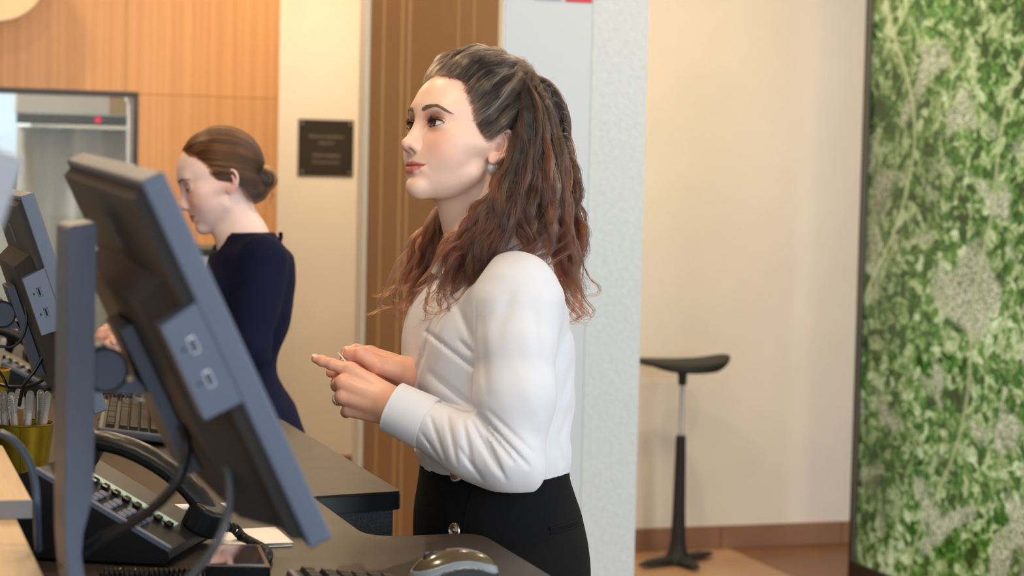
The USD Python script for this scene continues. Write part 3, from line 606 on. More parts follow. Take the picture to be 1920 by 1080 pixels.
# short loose hairs along the hairline
for i, p in enumerate(dense):
    if p[1] < -0.05: continue
    path = swept(p, [0.0, 0.02, 0.03, 0.05], 8)[:4]
    clump(HAIR, to_world(HF, path), 26, [0.008, 0.005, 0.006], 8, (0.004, 0.03), 0.0010, [h_ash, h_ash, h_grey], 0.00026, hr, 0.5)
G = lambda *p: [at(x, y, DW + d) for x, y, d in p]
falls = [  # (guide, radii, strands, copper)
    (G((985, 150, .05), (1012, 160, .06), (1034, 205, .07), (1044, 270, .07), (1056, 330, .06), (1064, 395, .05), (1074, 450, .03), (1068, 510, .02), (1084, 553, .0)), [.012, .022, .024, .022, .020, .014, .008], 330, 0.2),
    (G((985, 155, .03), (1005, 185, .02), (1022, 250, .02), (1035, 320, .01), (1045, 390, 0), (1055, 450, -.01), (1062, 500, -.01), (1078, 548, -.02)), [.012, .022, .026, .024, .020, .014, .008], 330, 0.3),
    (G((980, 160, .0), (995, 210, -.02), (1008, 280, -.03), (1015, 350, -.04), (1022, 420, -.05), (1018, 462, -.06), (996, 478, -.075)), [.012, .022, .026, .026, .020, .012, .008], 300, 0.25),
    (G((975, 165, -.01), (985, 230, -.04), (985, 300, -.05), (978, 370, -.07), (982, 430, -.09), (996, 468, -.10), (978, 480, -.11)), [.012, .022, .026, .026, .020, .012, .008], 300, 0.2),
    (G((975, 200, -.03), (978, 270, -.05), (958, 330, -.07), (945, 390, -.09), (930, 440, -.1), (905, 480, -.11), (885, 520, -.11), (874, 545, -.11)), [.010, .020, .026, .026, .020, .014, .008], 300, 0.35),
    (G((984, 250, -.036), (977, 305, -.05), (950, 362, -.076), (911, 412, -.09), (885, 450, -.1), (855, 490, -.1), (842, 530, -.1), (834, 552, -.1)), [.008, .016, .022, .024, .020, .014, .007], 300, 0.55),
    (G((978, 300, -.03), (960, 345, -.05), (926, 392, -.075), (895, 425, -.085), (870, 455, -.09), (845, 478, -.09), (828, 505, -.09)), [.006, .010, .016, .018, .016, .012, .006], 220, 0.7),
    (G((990, 230, -.026), (984, 310, -.05), (950, 380, -.08), (915, 430, -.1), (900, 470, -.11), (888, 510, -.115), (902, 542, -.115)), [.008, .014, .018, .018, .012, .008, .004], 180, 0.4),
    (G((990, 170, .03), (1015, 230, .06), (1030, 300, .09), (1040, 380, .10), (1048, 450, .10), (1055, 510, .09)), [.012, .022, .028, .026, .020, .010], 160, 0.1),
    (G((940, 290, .10), (885, 360, .10), (845, 400, .10), (818, 435, .08), (802, 470, .06), (788, 510, .05), (774, 548, .05)), [.012, .020, .022, .022, .018, .012, .006], 260, 0.45),
    (G((905, 330, .11), (852, 390, .11), (828, 420, .11), (803, 460, .1), (778, 500, .09), (756, 535, .09)), [.010, .018, .022, .020, .014, .006], 220, 0.5),
    (G((880, 350, .09), (838, 405, .08), (822, 440, .06), (806, 480, .05), (800, 515, .04), (786, 540, .04)), [.010, .014, .016, .014, .010, .005], 160, 0.8),
]
for g, rad, n, cop in falls:
    g = g + [np.array(g[-1]) + 0.5 * (np.array(g[-1]) - g[-2])]
    MASSES.append((resample(catmull(g, 8), 24)[0][:18], [r * f for r, f in zip(rad, [0.6, 0.62, 0.6, 0.55, 0.45, 0.35, 0.3, 0.3])]))
    L = resample(catmull(g, 8), 24)[0]
    for k in range(22):                                                                 # locks within each fall
        a, q = hr.uniform(0, 2 * np.pi), math.sqrt(hr.uniform(0.25, 1)); t = np.gradient(L, axis=0); t /= np.linalg.norm(t, axis=1, keepdims=True)
        u = np.cross(t, -FW); u /= np.linalg.norm(u, axis=1, keepdims=True); w = np.cross(t, u); R = np.interp(np.linspace(0, 1, 24), np.linspace(0, 1, len(rad)), rad)[:, None]
        sl = np.linspace(0, 1, 24)[:, None]; Ln = np.linalg.norm(np.diff(L, axis=0), axis=1).sum(); lam, p1, p2 = hr.uniform(.085, .125), hr.uniform(0, 6.28), hr.uniform(0, 6.28); Aw = 0.0105 * sl ** 0.8 * hr.uniform(.6, 1.3)
        lock = (L + R * q * (math.cos(a) * u + 0.85 * math.sin(a) * w) + Aw * (np.sin(2 * np.pi * sl * Ln / lam + p1) * u + 0.7 * np.cos(2 * np.pi * sl * Ln / lam + p2) * w))[::2]
        x = hr.random(); mid = h_red if x < 0.40 else (h_brown if x < 0.85 else h_ash * 0.8); tip = h_copper * (0.6 + 0.5 * cop) if hr.random() < cop * 0.7 else (h_red if hr.random() < 0.5 else h_brown)
        clump(HAIR, lock, n // 9, [0.0025, 0.0046, 0.0046, 0.0034, 0.0012], 30, (0.0050, 0.080), 0.0012, [h_dark, h_brown * 0.8, mid, tip, tip * 0.9], 0.00050, hr, 0.22)
    clump(HAIR, g, n // 4, rad, 26, (0.008, 0.07), 0.0020, [h_dark, h_brown, h_red, h_red], 0.00036, hr, 0.3)
    for k in range(7):                                                                  # loose curls at the ends
        e, tdir = np.array(g[-2]), np.array(g[-2]) - g[-3]; tdir /= np.linalg.norm(tdir); sd = hr.choice([-1, 1]); o = e + hr.normal(0, .014, 3); rr = hr.uniform(.008, .016)
        cl = [o - tdir * .05, o - tdir * .02 + RT * sd * rr * .5, o + tdir * .01 + RT * sd * rr * .2, o + tdir * .03 - RT * sd * rr * .6, o + tdir * .042 + RT * sd * rr * .8, o + tdir * .036 + RT * sd * rr * 1.7]
        clump(HAIR, cl, 12, [.003, .0035, .003, .0012], 20, (.002, .05), .0008, [h_brown, h_red, h_red * 1.2], .00042, hr, .3)
# flyaways round the crown and the back
for k in range(46):
    a = hr.uniform(0, 1); x, y = np.interp(a, [0, 0.3, 0.6, 1], [880, 985, 1040, 1062]), np.interp(a, [0, 0.3, 0.6, 1], [104, 145, 220, 380])
    d = hr.uniform(-.02, .06); ux, uy = np.interp(a, [0, 0.4, 1], [0.2, 0.7, 1.0]), np.interp(a, [0, 0.4, 1], [-1, -0.6, 0.1]); l = hr.uniform(10, 34)
    g = G((x - 12, y + 12, d), (x + ux * l * 0.5, y + uy * l * 0.5, d), (x + ux * l + hr.normal(0, 8), y + uy * l + hr.normal(4, 8), d), (x + ux * l * 1.1 + 14, y + uy * l + 16, d))
    clump(HAIR, g, 3, [0.002, 0.004, 0.006], 12, (0.004, 0.03), 0.0012, [h_brown, h_ash, h_ash], 0.00024, hr, 0.4)
# ------------------------------------------------------------------ body, hands and clothes of the woman
def A(px, py, dd, d0=DW): return at(px, py, d0 + dd)
def body_axes(yaw):
    T = -np.array([FW[0], FW[1], 0]); T /= np.linalg.norm(T); r = np.array([-T[1], T[0], 0]) * 1.0
    r = np.array([RT[0], RT[1], 0]); r /= np.linalg.norm(r); a = math.radians(yaw)
    return -math.cos(a) * r + math.sin(a) * T, math.sin(a) * r + math.cos(a) * T           # forward, left
def stack(levels, fwd, left, power=2.3):
    """a trunk of rounded cross-sections: (centre, forward radius, side radius) from top to bottom"""
    lv = sorted(levels, key=lambda t: t[0][2]); z = np.array([t[0][2] for t in lv]); c = np.array([t[0] for t in lv]); a = np.array([t[1] for t in lv]); b = np.array([t[2] for t in lv])
    from scipy.interpolate import PchipInterpolator as PI
    fc, fa, fb = PI(z, c), PI(z, a), PI(z, b)
    def f(p):
        zz = np.clip(p[:, 2], z[0], z[-1]); cc, aa, bb = fc(zz), fa(zz), fb(zz); q = p - cc
        x, y = np.abs(q @ fwd) / aa, np.abs(q @ left) / bb
        d = ((x ** power + y ** power) ** (1 / power) - 1) * np.minimum(aa, bb) * 0.9
        over = np.maximum(np.maximum(p[:, 2] - z[-1], z[0] - p[:, 2]), 0)
        return np.where(over > 0, np.sqrt(np.maximum(d, 0) ** 2 + over ** 2), d).astype(np.float32)
    return f
def chain(p, pts, rs, k=0.004, base=None):
    d = base
    for i in range(len(pts) - 1):
        c = cap(p, pts[i], pts[i + 1], rs[i], rs[i + 1]); d = c if d is None else smin(d, c, k)
    return d
def px_of(p):
    v = p - EYE; d = v @ FW; return 960 + FPX * (v @ RT) / d, 540 - FPX * (v @ UP) / d, d
def crease(pp, a, b, w, amp, dmax):
    """a fold running over the side of the cloth from a to b (both seen from the camera's side)"""
    x, y, d = pp; ax, ay, bx, by = *a, *b; t = np.clip(((x - ax) * (bx - ax) + (y - ay) * (by - ay)) / ((bx - ax) ** 2 + (by - ay) ** 2), 0, 1)
    r = np.hypot(x - ax - t * (bx - ax), y - ay - t * (by - ay)); taper = np.sin(np.pi * np.clip(t * 0.9 + 0.05, 0, 1)) ** 0.5
    return amp * taper * np.exp(-(r / w) ** 2) * (d < dmax)
BF, BL = body_axes(22)
# hands: the near (left) one shows its back with the forefinger out, the far (right) one shows its palm
LH = dict(wrist=[(744, 744, -.112), (740, 757, -.118), (737, 771, -.116), (734, 783, -.108)], mcp=[(657, 694, -.093), (643, 717, -.104), (644, 743, -.103), (655, 768, -.092)],
          fingers=[([(657, 694, -.093), (622, 683, -.090), (604, 677, -.086), (592, 673, -.083)], (.0108, .0088, .0080, .0068)),
                   ([(643, 717, -.104), (632, 723, -.066), (656, 728, -.048), (670, 728, -.044)], (.0112, .0094, .0084, .0072)),
                   ([(644, 743, -.103), (635, 749, -.066), (657, 752, -.050), (670, 750, -.046)], (.0108, .0090, .0080, .0070)),
                   ([(655, 768, -.092), (649, 773, -.062), (664, 770, -.050), (673, 767, -.048)], (.0095, .0080, .0072, .0062)),
                   ([(726, 742, -.085), (694, 714, -.062), (664, 694, -.048), (645, 682, -.046)], (.0150, .0125, .0105, .0085))])
RH = dict(wrist=[(768, 688, -.020), (766, 698, -.026), (764, 708, -.026), (762, 716, -.018)], mcp=[(694, 663, -.008), (690, 678, .006), (690, 694, .010), (694, 709, .006)],
          fingers=[([(694, 663, -.008), (668, 656, -.010), (650, 660, -.026), (646, 670, -.038)], (.0108, .0090, .0082, .0070)),
                   ([(690, 678, .006), (655, 683, .006), (630, 692, -.018), (620, 699, -.034)], (.0108, .0092, .0084, .0074)),
                   ([(690, 694, .010), (657, 702, .008), (638, 712, -.014), (629, 716, -.030)], (.0104, .0090, .0082, .0072)),
                   ([(694, 709, .006), (670, 718, .006), (655, 726, -.010), (648, 728, -.022)], (.0092, .0080, .0072, .0062)),
                   ([(742, 694, -.040), (706, 684, -.058), (676, 664, -.060), (654, 662, -.054)], (.0170, .0130, .0108, .0085))])
def hand_sdf(H, arm):
    w = [A(*p) for p in H['wrist']]; m = [A(*p) for p in H['mcp']]; fs = [([A(*p) for p in f], r) for f, r in H['fingers']]
    def f(p):
        d = None
        for i in range(4):
            c = cap(p, w[i], m[i], 0.0135, 0.0112); d = c if d is None else smin(d, c, 0.011)
        for i, (pts, r) in enumerate(fs):
            g = chain(p, pts, r, 0.0025)
            for k in (1, 2): g = smin(g, sph(p, pts[k], r[k] * 1.04), 0.002)                 # knuckles
            d = smin(d, g, 0.009 if i == 4 else 0.0045)
            if i < 4: d = smin(d, sph(p, m[i], 0.0116 - 0.0006 * i), 0.004)
        for i in (0, 1, 2):                                                                # tendons
            d = d - 0.0008 * np.exp(-(np.maximum(cap(p, (w[i] * .5 + m[i] * .5), m[i], 0.0125, 0.0118), 0) / 0.0018) ** 2) * 0.5
        a, b, ra, rb = arm; return smin(d, cap(p, a, b, ra, rb), 0.012)
    pts = np.vstack([w, m] + [q for q, _ in fs]); return f, pts.min(0) - 0.025, pts.max(0) + 0.025
def nail(pts, r, toward):
    t = pts[3] - pts[2]; t /= np.linalg.norm(t); n = toward - t * (toward @ t); n /= np.linalg.norm(n); s = np.cross(t, n)
    m = trimesh.creation.icosphere(2, 1.0); v = m.vertices * np.array([0.0052, 0.0042, 0.0012])
    return trimesh.Trimesh(pts[3] + t * 0.0012 + n * (r * 0.86) + v[:, :1] * t + v[:, 1:2] * s + v[:, 2:] * n, m.faces, process=False)
L_EL, R_EL = A(952, 858, -.175), A(868, 800, .16)
L_WR, R_WR = A(740, 764, -.113), A(765, 703, -.022)
L_SH, R_SH = A(968, 548, -.125), A(845, 548, .165)
lf, llo, lhi = hand_sdf(LH, (A(738, 764, -.113), A(775, 781, -.122), 0.0245, 0.027))
rf, rlo, rhi = hand_sdf(RH, (A(764, 702, -.022), A(800, 722, .0), 0.0225, 0.026))
sk_base, sk_blush, sk_lip = srgb(236, 196, 174), srgb(228, 156, 136), srgb(196, 112, 108)
sk_hand, sk_knuckle = srgb(228, 172, 144), srgb(206, 128, 104)
head = surface(lambda p: head_sdf(p, neckW), (-0.115, -0.1, -0.25), (0.13, 0.1, 0.14), 0.0017)
head_w = trimesh.Trimesh(to_world(HF, head.vertices), head.faces, process=False)
lhand = surface(lf, llo, lhi + 0.02, 0.0015); rhand = surface(rf, rlo, rhi + 0.02, 0.0016)
trunk_levels = [(A(925, 525, .02), .055, .10), (A(922, 565, .01), .092, .155), (A(925, 640, 0), .095, .135), (A(924, 740, 0), .092, .120), (A(925, 860, 0), .085, .110), (A(936, 960, 0), .098, .138), (A(938, 1060, 0), .100, .145)]
tf = stack(trunk_levels, BF, BL)
HIP = A(938, 1060, 0); FT = [np.array([*(HIP + BL * s * 0.10)[:2], 0.085]) for s in (1, -1)]
def inner(p):
    d = smin(tf(p), cap(p, A(925, 540, .02), A(912, 470, .02), 0.07, 0.05), 0.03)
    for s, e, w2 in ((L_SH, L_EL, A(775, 781, -.122)), (R_SH, R_EL, A(800, 722, .0))):
        d = smin(d, chain(p, [s, e, w2], [0.042, 0.034, 0.024], 0.01), 0.02)
    for k, s in enumerate((1, -1)):
        d = smin(d, chain(p, [HIP + BL * s * 0.075, HIP * [1, 1, 0] + BL * s * 0.09 + [0, 0, 0.47], FT[k]], [0.078, 0.050, 0.036], 0.02), 0.02)
        d = smin(d, cap(p, FT[k] - [0, 0, 0.04], FT[k] + BF * 0.14 - [0, 0, 0.055], 0.034, 0.024), 0.02)
    return d
trunk = surface(inner, (HIP - [0.36, 0.36, 0]) * [1, 1, 0] + [0, 0, -0.01], A(925, 440, 0) + [0.45, 0.4, 0], 0.011)
def mani(m):
    w = trimesh.Trimesh(m.vertices, m.faces, process=False); return manifold3d.Manifold(manifold3d.Mesh(np.asarray(w.vertices, np.float32), np.asarray(w.faces, np.uint32)))
def fuse(ms):
    try:
        r = manifold3d.Manifold.batch_boolean([mani(m) for m in ms], manifold3d.OpType.Add)
        if r.num_tri() > 1000: return trimesh.Trimesh(*arr(r), process=False)
    except Exception: pass
    return cat(*ms)
def hands_tint(v, c):
    for H in (LH, RH):
        pts = np.vstack([[A(*p) for p in f] for f, _ in H['fingers']] + [[A(*p) for p in H['wrist']]]); tr = cKDTree(np.vstack([pts, np.vstack([np.linspace(A(*H['wrist'][i]), A(*H['mcp'][i]), 6) for i in range(4)])]))
        dd = tr.query(v)[0]; m = dd < 0.034; c[m] = sk_hand
        kn = cKDTree(np.vstack([[A(*p) for p in f[:3]] + [A(*f[3])] for f, _ in H['fingers']])).query(v)[0]
        c[m] = mix(c[m], sk_knuckle, (0.55 * np.exp(-(kn[m] / 0.0125) ** 2)))
    return c
person = thing('person', 'woman with long wavy auburn hair in a white blouse and black trousers', 'person', (HIP[0], HIP[1], 0))
bm = fuse([head_w, trunk, lhand, rhand]); Lc = to_local(HF, bm.vertices)
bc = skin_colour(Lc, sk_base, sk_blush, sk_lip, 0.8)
far = np.linalg.norm(Lc, axis=1) > 0.16; bc[far] = sk_base; bc = hands_tint(np.array(bm.vertices), bc)
for mx, my in ((897, 318), (862, 339), (849, 325), (804, 362)):                                # moles
    h = to_world(HF, [skull_hit(mx, my)])[0]; bc = mix(bc, srgb(130, 84, 66), 0.4 * np.exp(-(np.linalg.norm(bm.vertices - h, axis=1) / 0.0009) ** 2))
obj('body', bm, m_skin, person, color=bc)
for s in (1, -1):
    e, c = eyeball(HF, s, (1, -0.10, 0.02)); obj('eye', e, m_eye, person, color=c)
m_nail = M('nail', srgb(236, 190, 172), 0.2)
for H, tw, ids in ((LH, UP * 0.8 - FW * 0.6, (0,)), (RH, UP - FW * 0.4, (4,))):
    for i in ids:
        pts, r = [A(*p) for p in H['fingers'][i][0]], H['fingers'][i][1]; obj('fingernail', nail(pts, r[3], tw), m_nail, person)
# brows and lashes
BROW = Strands(); br_ = np.random.default_rng(5)
def on_face(p, fr=HF, lift=0.0008):
    """pushes head points out along the forward axis until they lie on the face"""
    p = np.array(p, float); p[:, 0] = 0.13
    for _ in range(70): p[:, 0] -= np.maximum(head_sdf(p, None, False) * 0.7, 0)
    return p + [lift, 0, 0]
for s in (1, -1):
    t = np.linspace(0, 1, 150); y = np.interp(t, [0, 0.5, 1], [0.0125, 0.034, 0.0500]); z = EYE_C[2] + np.interp(t, [0, 0.25, 0.55, 0.8, 1], [0.0175, 0.0222, 0.0252, 0.0235, 0.0185])
    th = np.interp(t, [0, 0.15, 0.5, 1], [0.0020, 0.0026, 0.0018, 0.0004])
    for k in range(4):
        yy = (y + br_.normal(0, 0.0006, 150)) * s; zz = z + th * br_.uniform(-1, 1, 150); p0 = on_face(np.stack([yy * 0, yy, zz], 1))
        dz = np.interp(t, [0, 0.25, 0.6, 1], [0.0045, 0.003, 0.0008, -0.0016]) + br_.normal(0, 0.0006, 150); dy = np.interp(t, [0, 0.3, 1], [0.002, 0.0048, 0.0058]) * s
        p1 = on_face(np.stack([yy * 0, yy + dy, zz + dz], 1), lift=0.0011); pm = (p0 + p1) / 2 + [0.0006, 0, 0]
        pts = np.stack([to_world(HF, p0), to_world(HF, pm), to_world(HF, p1)], 1)
        BROW.add(pts, np.tile(np.array(srgb(128, 98, 82)), (150, 3, 1)), np.tile(np.array([0.00025, 0.00025, 0.00011]), (150, 1)))
m_fine = MT('brow_and_lash_hair', 0.6)
BROW.build('eyebrows', person, m_fine)
LASH = Strands()
for s in (1, -1):
    for up, n in ((1, 70), (-1, 30)):
        u = np.linspace(-0.92, 0.97, n) + br_.normal(0, 0.01, n); tp, bt = lid_lines(np.clip(u, -0.99, 0.99)); y = (EYE_C[1] + u * EYE_W) * s; z = EYE_C[2] + (tp + 0.0004 if up > 0 else bt - 0.0002)
        p0 = on_face(np.stack([y * 0, y, z], 1), lift=0.0); L = (0.0080 if up > 0 else 0.0034) * br_.uniform(0.75, 1.1, n) * (1 - 0.35 * np.abs(u))
        out = np.stack([np.ones(n) * 0.85, s * u * 0.75, up * np.ones(n) * 0.35], 1); out /= np.linalg.norm(out, axis=1, keepdims=True)
        p1 = p0 + out * L[:, None] * 0.55; p2 = p0 + out * L[:, None] + np.array([0, 0, up * 0.5]) * L[:, None]
        LASH.add(np.stack([to_world(HF, q) for q in (p0, p1, p2)], 1), np.tile(np.array(srgb(16, 12, 12)), (n, 3, 1)), np.tile(np.array([0.00042, 0.00034, 0.00012]), (n, 1)))
LASH.build('eyelashes', person, m_fine)
hmass = mass([g for g, _ in MASSES], [r for _, r in MASSES], None, 0.0048)
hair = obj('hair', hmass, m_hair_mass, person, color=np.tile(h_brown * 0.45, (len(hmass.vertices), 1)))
# dark cap of hair over the skull, behind the hairline
def scalp(p):
    q = p.copy(); q[:, 1] = np.abs(q[:, 1])
    zl_ = np.interp(q[:, 1], [0, 0.03, 0.05, 0.062, 0.068], [0.098, 0.092, 0.083, 0.05, 0.02])
    front = np.maximum(q[:, 0] - np.interp(q[:, 2], [-0.02, 0.02, 0.045, 0.075, 0.095, 0.115], [-0.04, 0.000, 0.017, 0.030, 0.046, 0.044]), 0.0 - q[:, 2] - 0.9 * (-0.02 - q[:, 0]))
    d = head_sdf(p, None, False) - 0.0004 - 0.0034 * np.clip(-front / 0.02, 0, 1); d = smax(d, front, 0.001)
    return smax(d, 0.030 - _norm(q - np.array((-0.004, 0.0705, -0.002), np.float32)), 0.003)
cap_m = surface(scalp, (-0.11, -0.09, -0.11), (0.09, 0.09, 0.145), 0.004)
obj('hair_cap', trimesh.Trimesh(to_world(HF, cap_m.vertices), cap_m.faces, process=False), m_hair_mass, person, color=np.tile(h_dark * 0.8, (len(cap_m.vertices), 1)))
HAIR.build('hair_strands', person, m_hair)
# pearl earring and ring
ear_p = to_world(HF, [skull_hit(922, 313)])[0]; ear_p = ear_p + (EYE - ear_p) / np.linalg.norm(EYE - ear_p) * 0.004
m_pearl = M('pearl', srgb(248, 243, 236), 0.18, coat_weight=0.6, subsurface_weight=0.1)
er = obj('earring', trimesh.Trimesh(trimesh.creation.icosphere(3, 0.0076).vertices * 1.0 + ear_p, trimesh.creation.icosphere(3, 0.0076).faces), m_pearl, person, label='round pearl ear stud')
tz = (EYE - ear_p) / np.linalg.norm(EYE - ear_p) * 0.8 + RT * 0.1 - RT * 0.3; tz /= np.linalg.norm(tz); tx = np.cross([0, 0, 1], tz); tx /= np.linalg.norm(tx); ty = np.cross(tz, tx)
er_s = [xf(trimesh.creation.icosphere(1, 0.00085), t=ear_p + 0.0086 * (math.cos(a) * tx + math.sin(a) * ty)) for a in np.linspace(0, 2 * np.pi, 30, endpoint=False)]
obj('bead_rim', cat(tube(ear_p - tz * 0.001 + 0.0081 * (np.cos(np.linspace(0, 6.3, 41))[:, None] * tx + np.sin(np.linspace(0, 6.3, 41))[:, None] * ty), 0.0009, 6), *er_s), m_chrome, er)
f2 = [A(*p) for p in LH['fingers'][2][0]]; rc = f2[0] * 0.45 + f2[1] * 0.55; rt = f2[1] - f2[0]; rt /= np.linalg.norm(rt); ra = np.cross(rt, UP); ra /= np.linalg.norm(ra); rb = np.cross(rt, ra); tt = np.linspace(0, 2 * np.pi, 41)
ring = obj('ring', tube(rc + 0.0108 * (np.cos(tt)[:, None] * ra + np.sin(tt)[:, None] * rb), 0.0014, 8), m_chrome, person, label='silver ring with a small stone')
# blouse
m_shirt = M('white_blouse_cloth', None, 0.75, {'t': ('texture_coordinate', {}), 'n': ('noise_texture', {'scale': 1400.0, 'detail': 2}), 'b': ('bump', {'strength': 0.08, 'distance': 0.0005}), 'c': ('color', {'value': srgb(216, 214, 218)})}, [('t.object', 'n.vector'), ('n.fac', 'b.height'), ('b.normal', 'p.normal'), ('c.color', 'p.base_color')], sheen_weight=0.15)
m_button = M('white_button', srgb(225, 222, 218), 0.25)
shirt_levels = [(A(928, 486, .02), .060, .075), (A(926, 515, .02), .075, .115), (A(921, 550, .01), .097, .158), (A(921, 600, .0), .110, .158), (A(922, 650, 0), .119, .155), (A(922, 740, 0), .120, .148), (A(918, 805, 0), .116, .146), (A(924, 850, 0), .113, .142), (A(927, 882, 0), .106, .134)]
sf = stack(shirt_levels, BF, BL)
WRb, CUFF0 = A(733, 762, -.115), A(798, 793, -.126)
cdir = (CUFF0 - A(728, 760, -.113)); cdir /= np.linalg.norm(cdir); CEND = A(734.5, 762, -.1145)
FOLDS = [  # (from, to, width px, depth m): folds of the near sleeve and of the front
    ((893, 782), (962, 866), 6, .0055), ((899, 778), (990, 874), 5, .0050), ((884, 792), (935, 884), 7, .0050), ((902, 800), (948, 900), 5, .0035), ((915, 770), (1000, 850), 6, .0022),
    ((868, 790), (884, 872), 7, .0035), ((838, 778), (856, 868), 6, .0030), ((806, 782), (836, 866), 5, .0030), ((790, 812), (824, 862), 4, .0026), ((860, 840), (905, 900), 5, .0025),
    ((800, 622), (886, 690), 6, .0050), ((862, 640), (884, 662), 5, .0040), ((806, 700), (890, 768), 9, .0045), ((785, 730), (880, 772), 8, .003), ((800, 640), (775, 720), 6, .0025), ((850, 560), (885, 640), 9, .003),
    ((1046, 690), (1066, 610), 8, .0022), ((1048, 780), (1072, 680), 9, .0024), ((1042, 850), (1066, 770), 8, .0022),
    ((1052, 872), (1050, 836), 7, .0022), ((960, 540), (930, 640), 18, .002), ((1000, 560), (1012, 700), 16, .0018), ((902, 600), (912, 740), 10, .0018)]
SEAMS = [((893, 560), (888, 690), 2.2, .0014), ((1038, 600), (1040, 700), 3.0, .0008)]
def shirt(p):
    d = sf(p)
    d = smin(d, cap(p, A(925, 520, .02), A(912, 478, .022), 0.075, 0.060), 0.02)
    arm = chain(p, [L_SH, A(966, 640, -.150), A(966, 740, -.165), L_EL], [0.054, 0.0590, 0.0585, 0.0500], 0.02)
    fore = chain(p, [L_EL, A(890, 838, -.165), A(800, 795, -.126)], [0.0500, 0.0460, 0.0385], 0.02)
    fore = smin(fore, cap(p, L_EL, A(985, 888, -.175), 0.045, 0.026), 0.03)
    near = smax(smin(arm, fore, 0.012), 0.058 - (p - CEND) @ cdir, 0.002)
    fr_ = chain(p, [R_SH, R_EL, A(808, 726, .004)], [0.060, 0.052, 0.040], 0.015)
    d = smin(d, fr_, 0.02); d = smin(d, sph(p, L_SH - [0, 0, 0.014], 0.050), 0.04)
    up_ = np.clip((p[:, 2] - A(960, 640, 0)[2]) / 0.09, 0, 1); d = smin(d, near, 0.010 + 0.050 * up_)
    for s in (1, -1): d = smin(d, ell((p - (A(850, 652, -.015) + BL * s * 0.060)) @ np.stack([BF, BL, [0, 0, 1]], 1), (0, 0, 0), (0.050, 0.062, 0.066)), 0.05)
    pp = [v.astype(np.float32) for v in px_of(p)]
    for a, b, w, amp in FOLDS: d = d + crease(pp, a, b, w * 0.8, amp * 1.3, DW + 0.02)
    for a, b, w, amp in SEAMS: d = d + crease(pp, a, b, w, amp, DW + 0.02)
    q = p - HIP; n = meshkit.fbm(np.stack([q @ BF * 9, q @ BL * 9, p[:, 2] * 16 + (q @ BF) * 10], 1), 3, 3) - 0.5
    d = d + 0.0042 * n + 0.0026 * (meshkit.noise(np.stack([q @ BF * 30, q @ BL * 30, p[:, 2] * 22 - (q @ BF) * 18], 1), 9) - 0.5)
    d = d - 0.0012 * (np.abs((p - A(790, 700, -.05)) @ BL) < 0.016) * ((p - HIP) @ BF > 0.05)      # placket
    neck_hole = cap(p, A(912, 500, .02), A(896, 380, .02), 0.054, 0.056)
    d = smax(d, -neck_hole, 0.003)
    v = (p - A(905, 470, .02)); d = smax(d, -np.maximum(np.abs(v @ BL) - 0.022 - 0.25 * (p[:, 2] - A(840, 540, 0)[2]), np.maximum(A(840, 535, 0)[2] - p[:, 2], 0.03 - v @ BF)), 0.003)
    d = np.maximum(d, (p[:, 2] - A(905, 455, .02)[2]) + 0.0)
    return np.maximum(d, A(930, 886, 0)[2] - p[:, 2])
sh = surface(shirt, A(925, 900, 0) - [0.42, 0.42, 0.02], A(925, 440, 0) + [0.42, 0.42, 0], 0.0037)
blouse = obj('blouse', sh, m_shirt, person)
def cuff_ring():
    x = np.cross(cdir, [0, 0, 1]); x /= np.linalg.norm(x); R = np.stack([x, np.cross(cdir, x), cdir], 1)
    prof = [(.0350, .002), (.0362, .0), (.0385, .0), (.0395, .0012), (.0396, .0040), (.0393, .0046), (.0396, .0054), (.0408, .030), (.0418, .058), (.0414, .0612), (.0402, .0630), (.0365, .0630), (.0350, .030)]
    m = lathe(prof + [prof[0]], 72); v = m.vertices.copy(); an = np.arctan2(v[:, 1], v[:, 0]); v[:, :2] *= (1 + 0.02 * np.sin(2 * an + 0.6) + 0.008 * np.sin(5 * an + v[:, 2] * 40))[:, None]
    return xf(trimesh.Trimesh(v, m.faces, process=False), R, CEND)
obj('cuff', cuff_ring(), m_shirt, blouse)
def collar():
    c = A(908, 470, .02); V = []
    th = np.linspace(-math.pi + 0.30, math.pi - 0.30, 50)
    for r, dz, dr in ((0.060, -0.016, 0), (0.0585, 0.022, 0), (0.0605, 0.0235, 0), (0.075, -0.006, 0.004), (0.0735, -0.0075, 0.003), (0.0625, 0.019, 0), (0.0625, -0.016, 0)):
        drop = -0.032 * (np.abs(th) / math.pi) ** 3
        V.append(c + (r + dr)[..., None] * 0 + (r + dr) * (-np.cos(th)[:, None] * BF + np.sin(th)[:, None] * BL) + np.stack([0 * th, 0 * th, dz + drop + 0.006 * np.cos(th)], 1)) if False else V.append(c + (r + dr) * (-np.cos(th)[:, None] * BF * 1.06 + np.sin(th)[:, None] * BL) + np.stack([0 * th, 0 * th, dz + drop + 0.006 * np.cos(th)], 1))
    V = np.array(V); n = len(th); m = len(V); F = []
    for i in range(m):
        a, b = i * n, ((i + 1) % m) * n; k = np.arange(n - 1); F += [np.stack([a + k, b + k, b + k + 1, a + k + 1], 1)]
    e0, e1 = [i * n for i in range(m)], [i * n + n - 1 for i in range(m)]
    tri = [[e0[0], e0[i + 1], e0[i]] for i in range(1, m - 1)] + [[e1[0], e1[i], e1[i + 1]] for i in range(1, m - 1)]
    q = np.vstack(F); f = np.vstack([q[:, [0, 1, 2]], q[:, [0, 2, 3]], np.array(tri)]); t = trimesh.Trimesh(V.reshape(-1, 3), f, process=False); t.fix_normals(); return t
obj('collar', collar(), m_shirt, blouse)
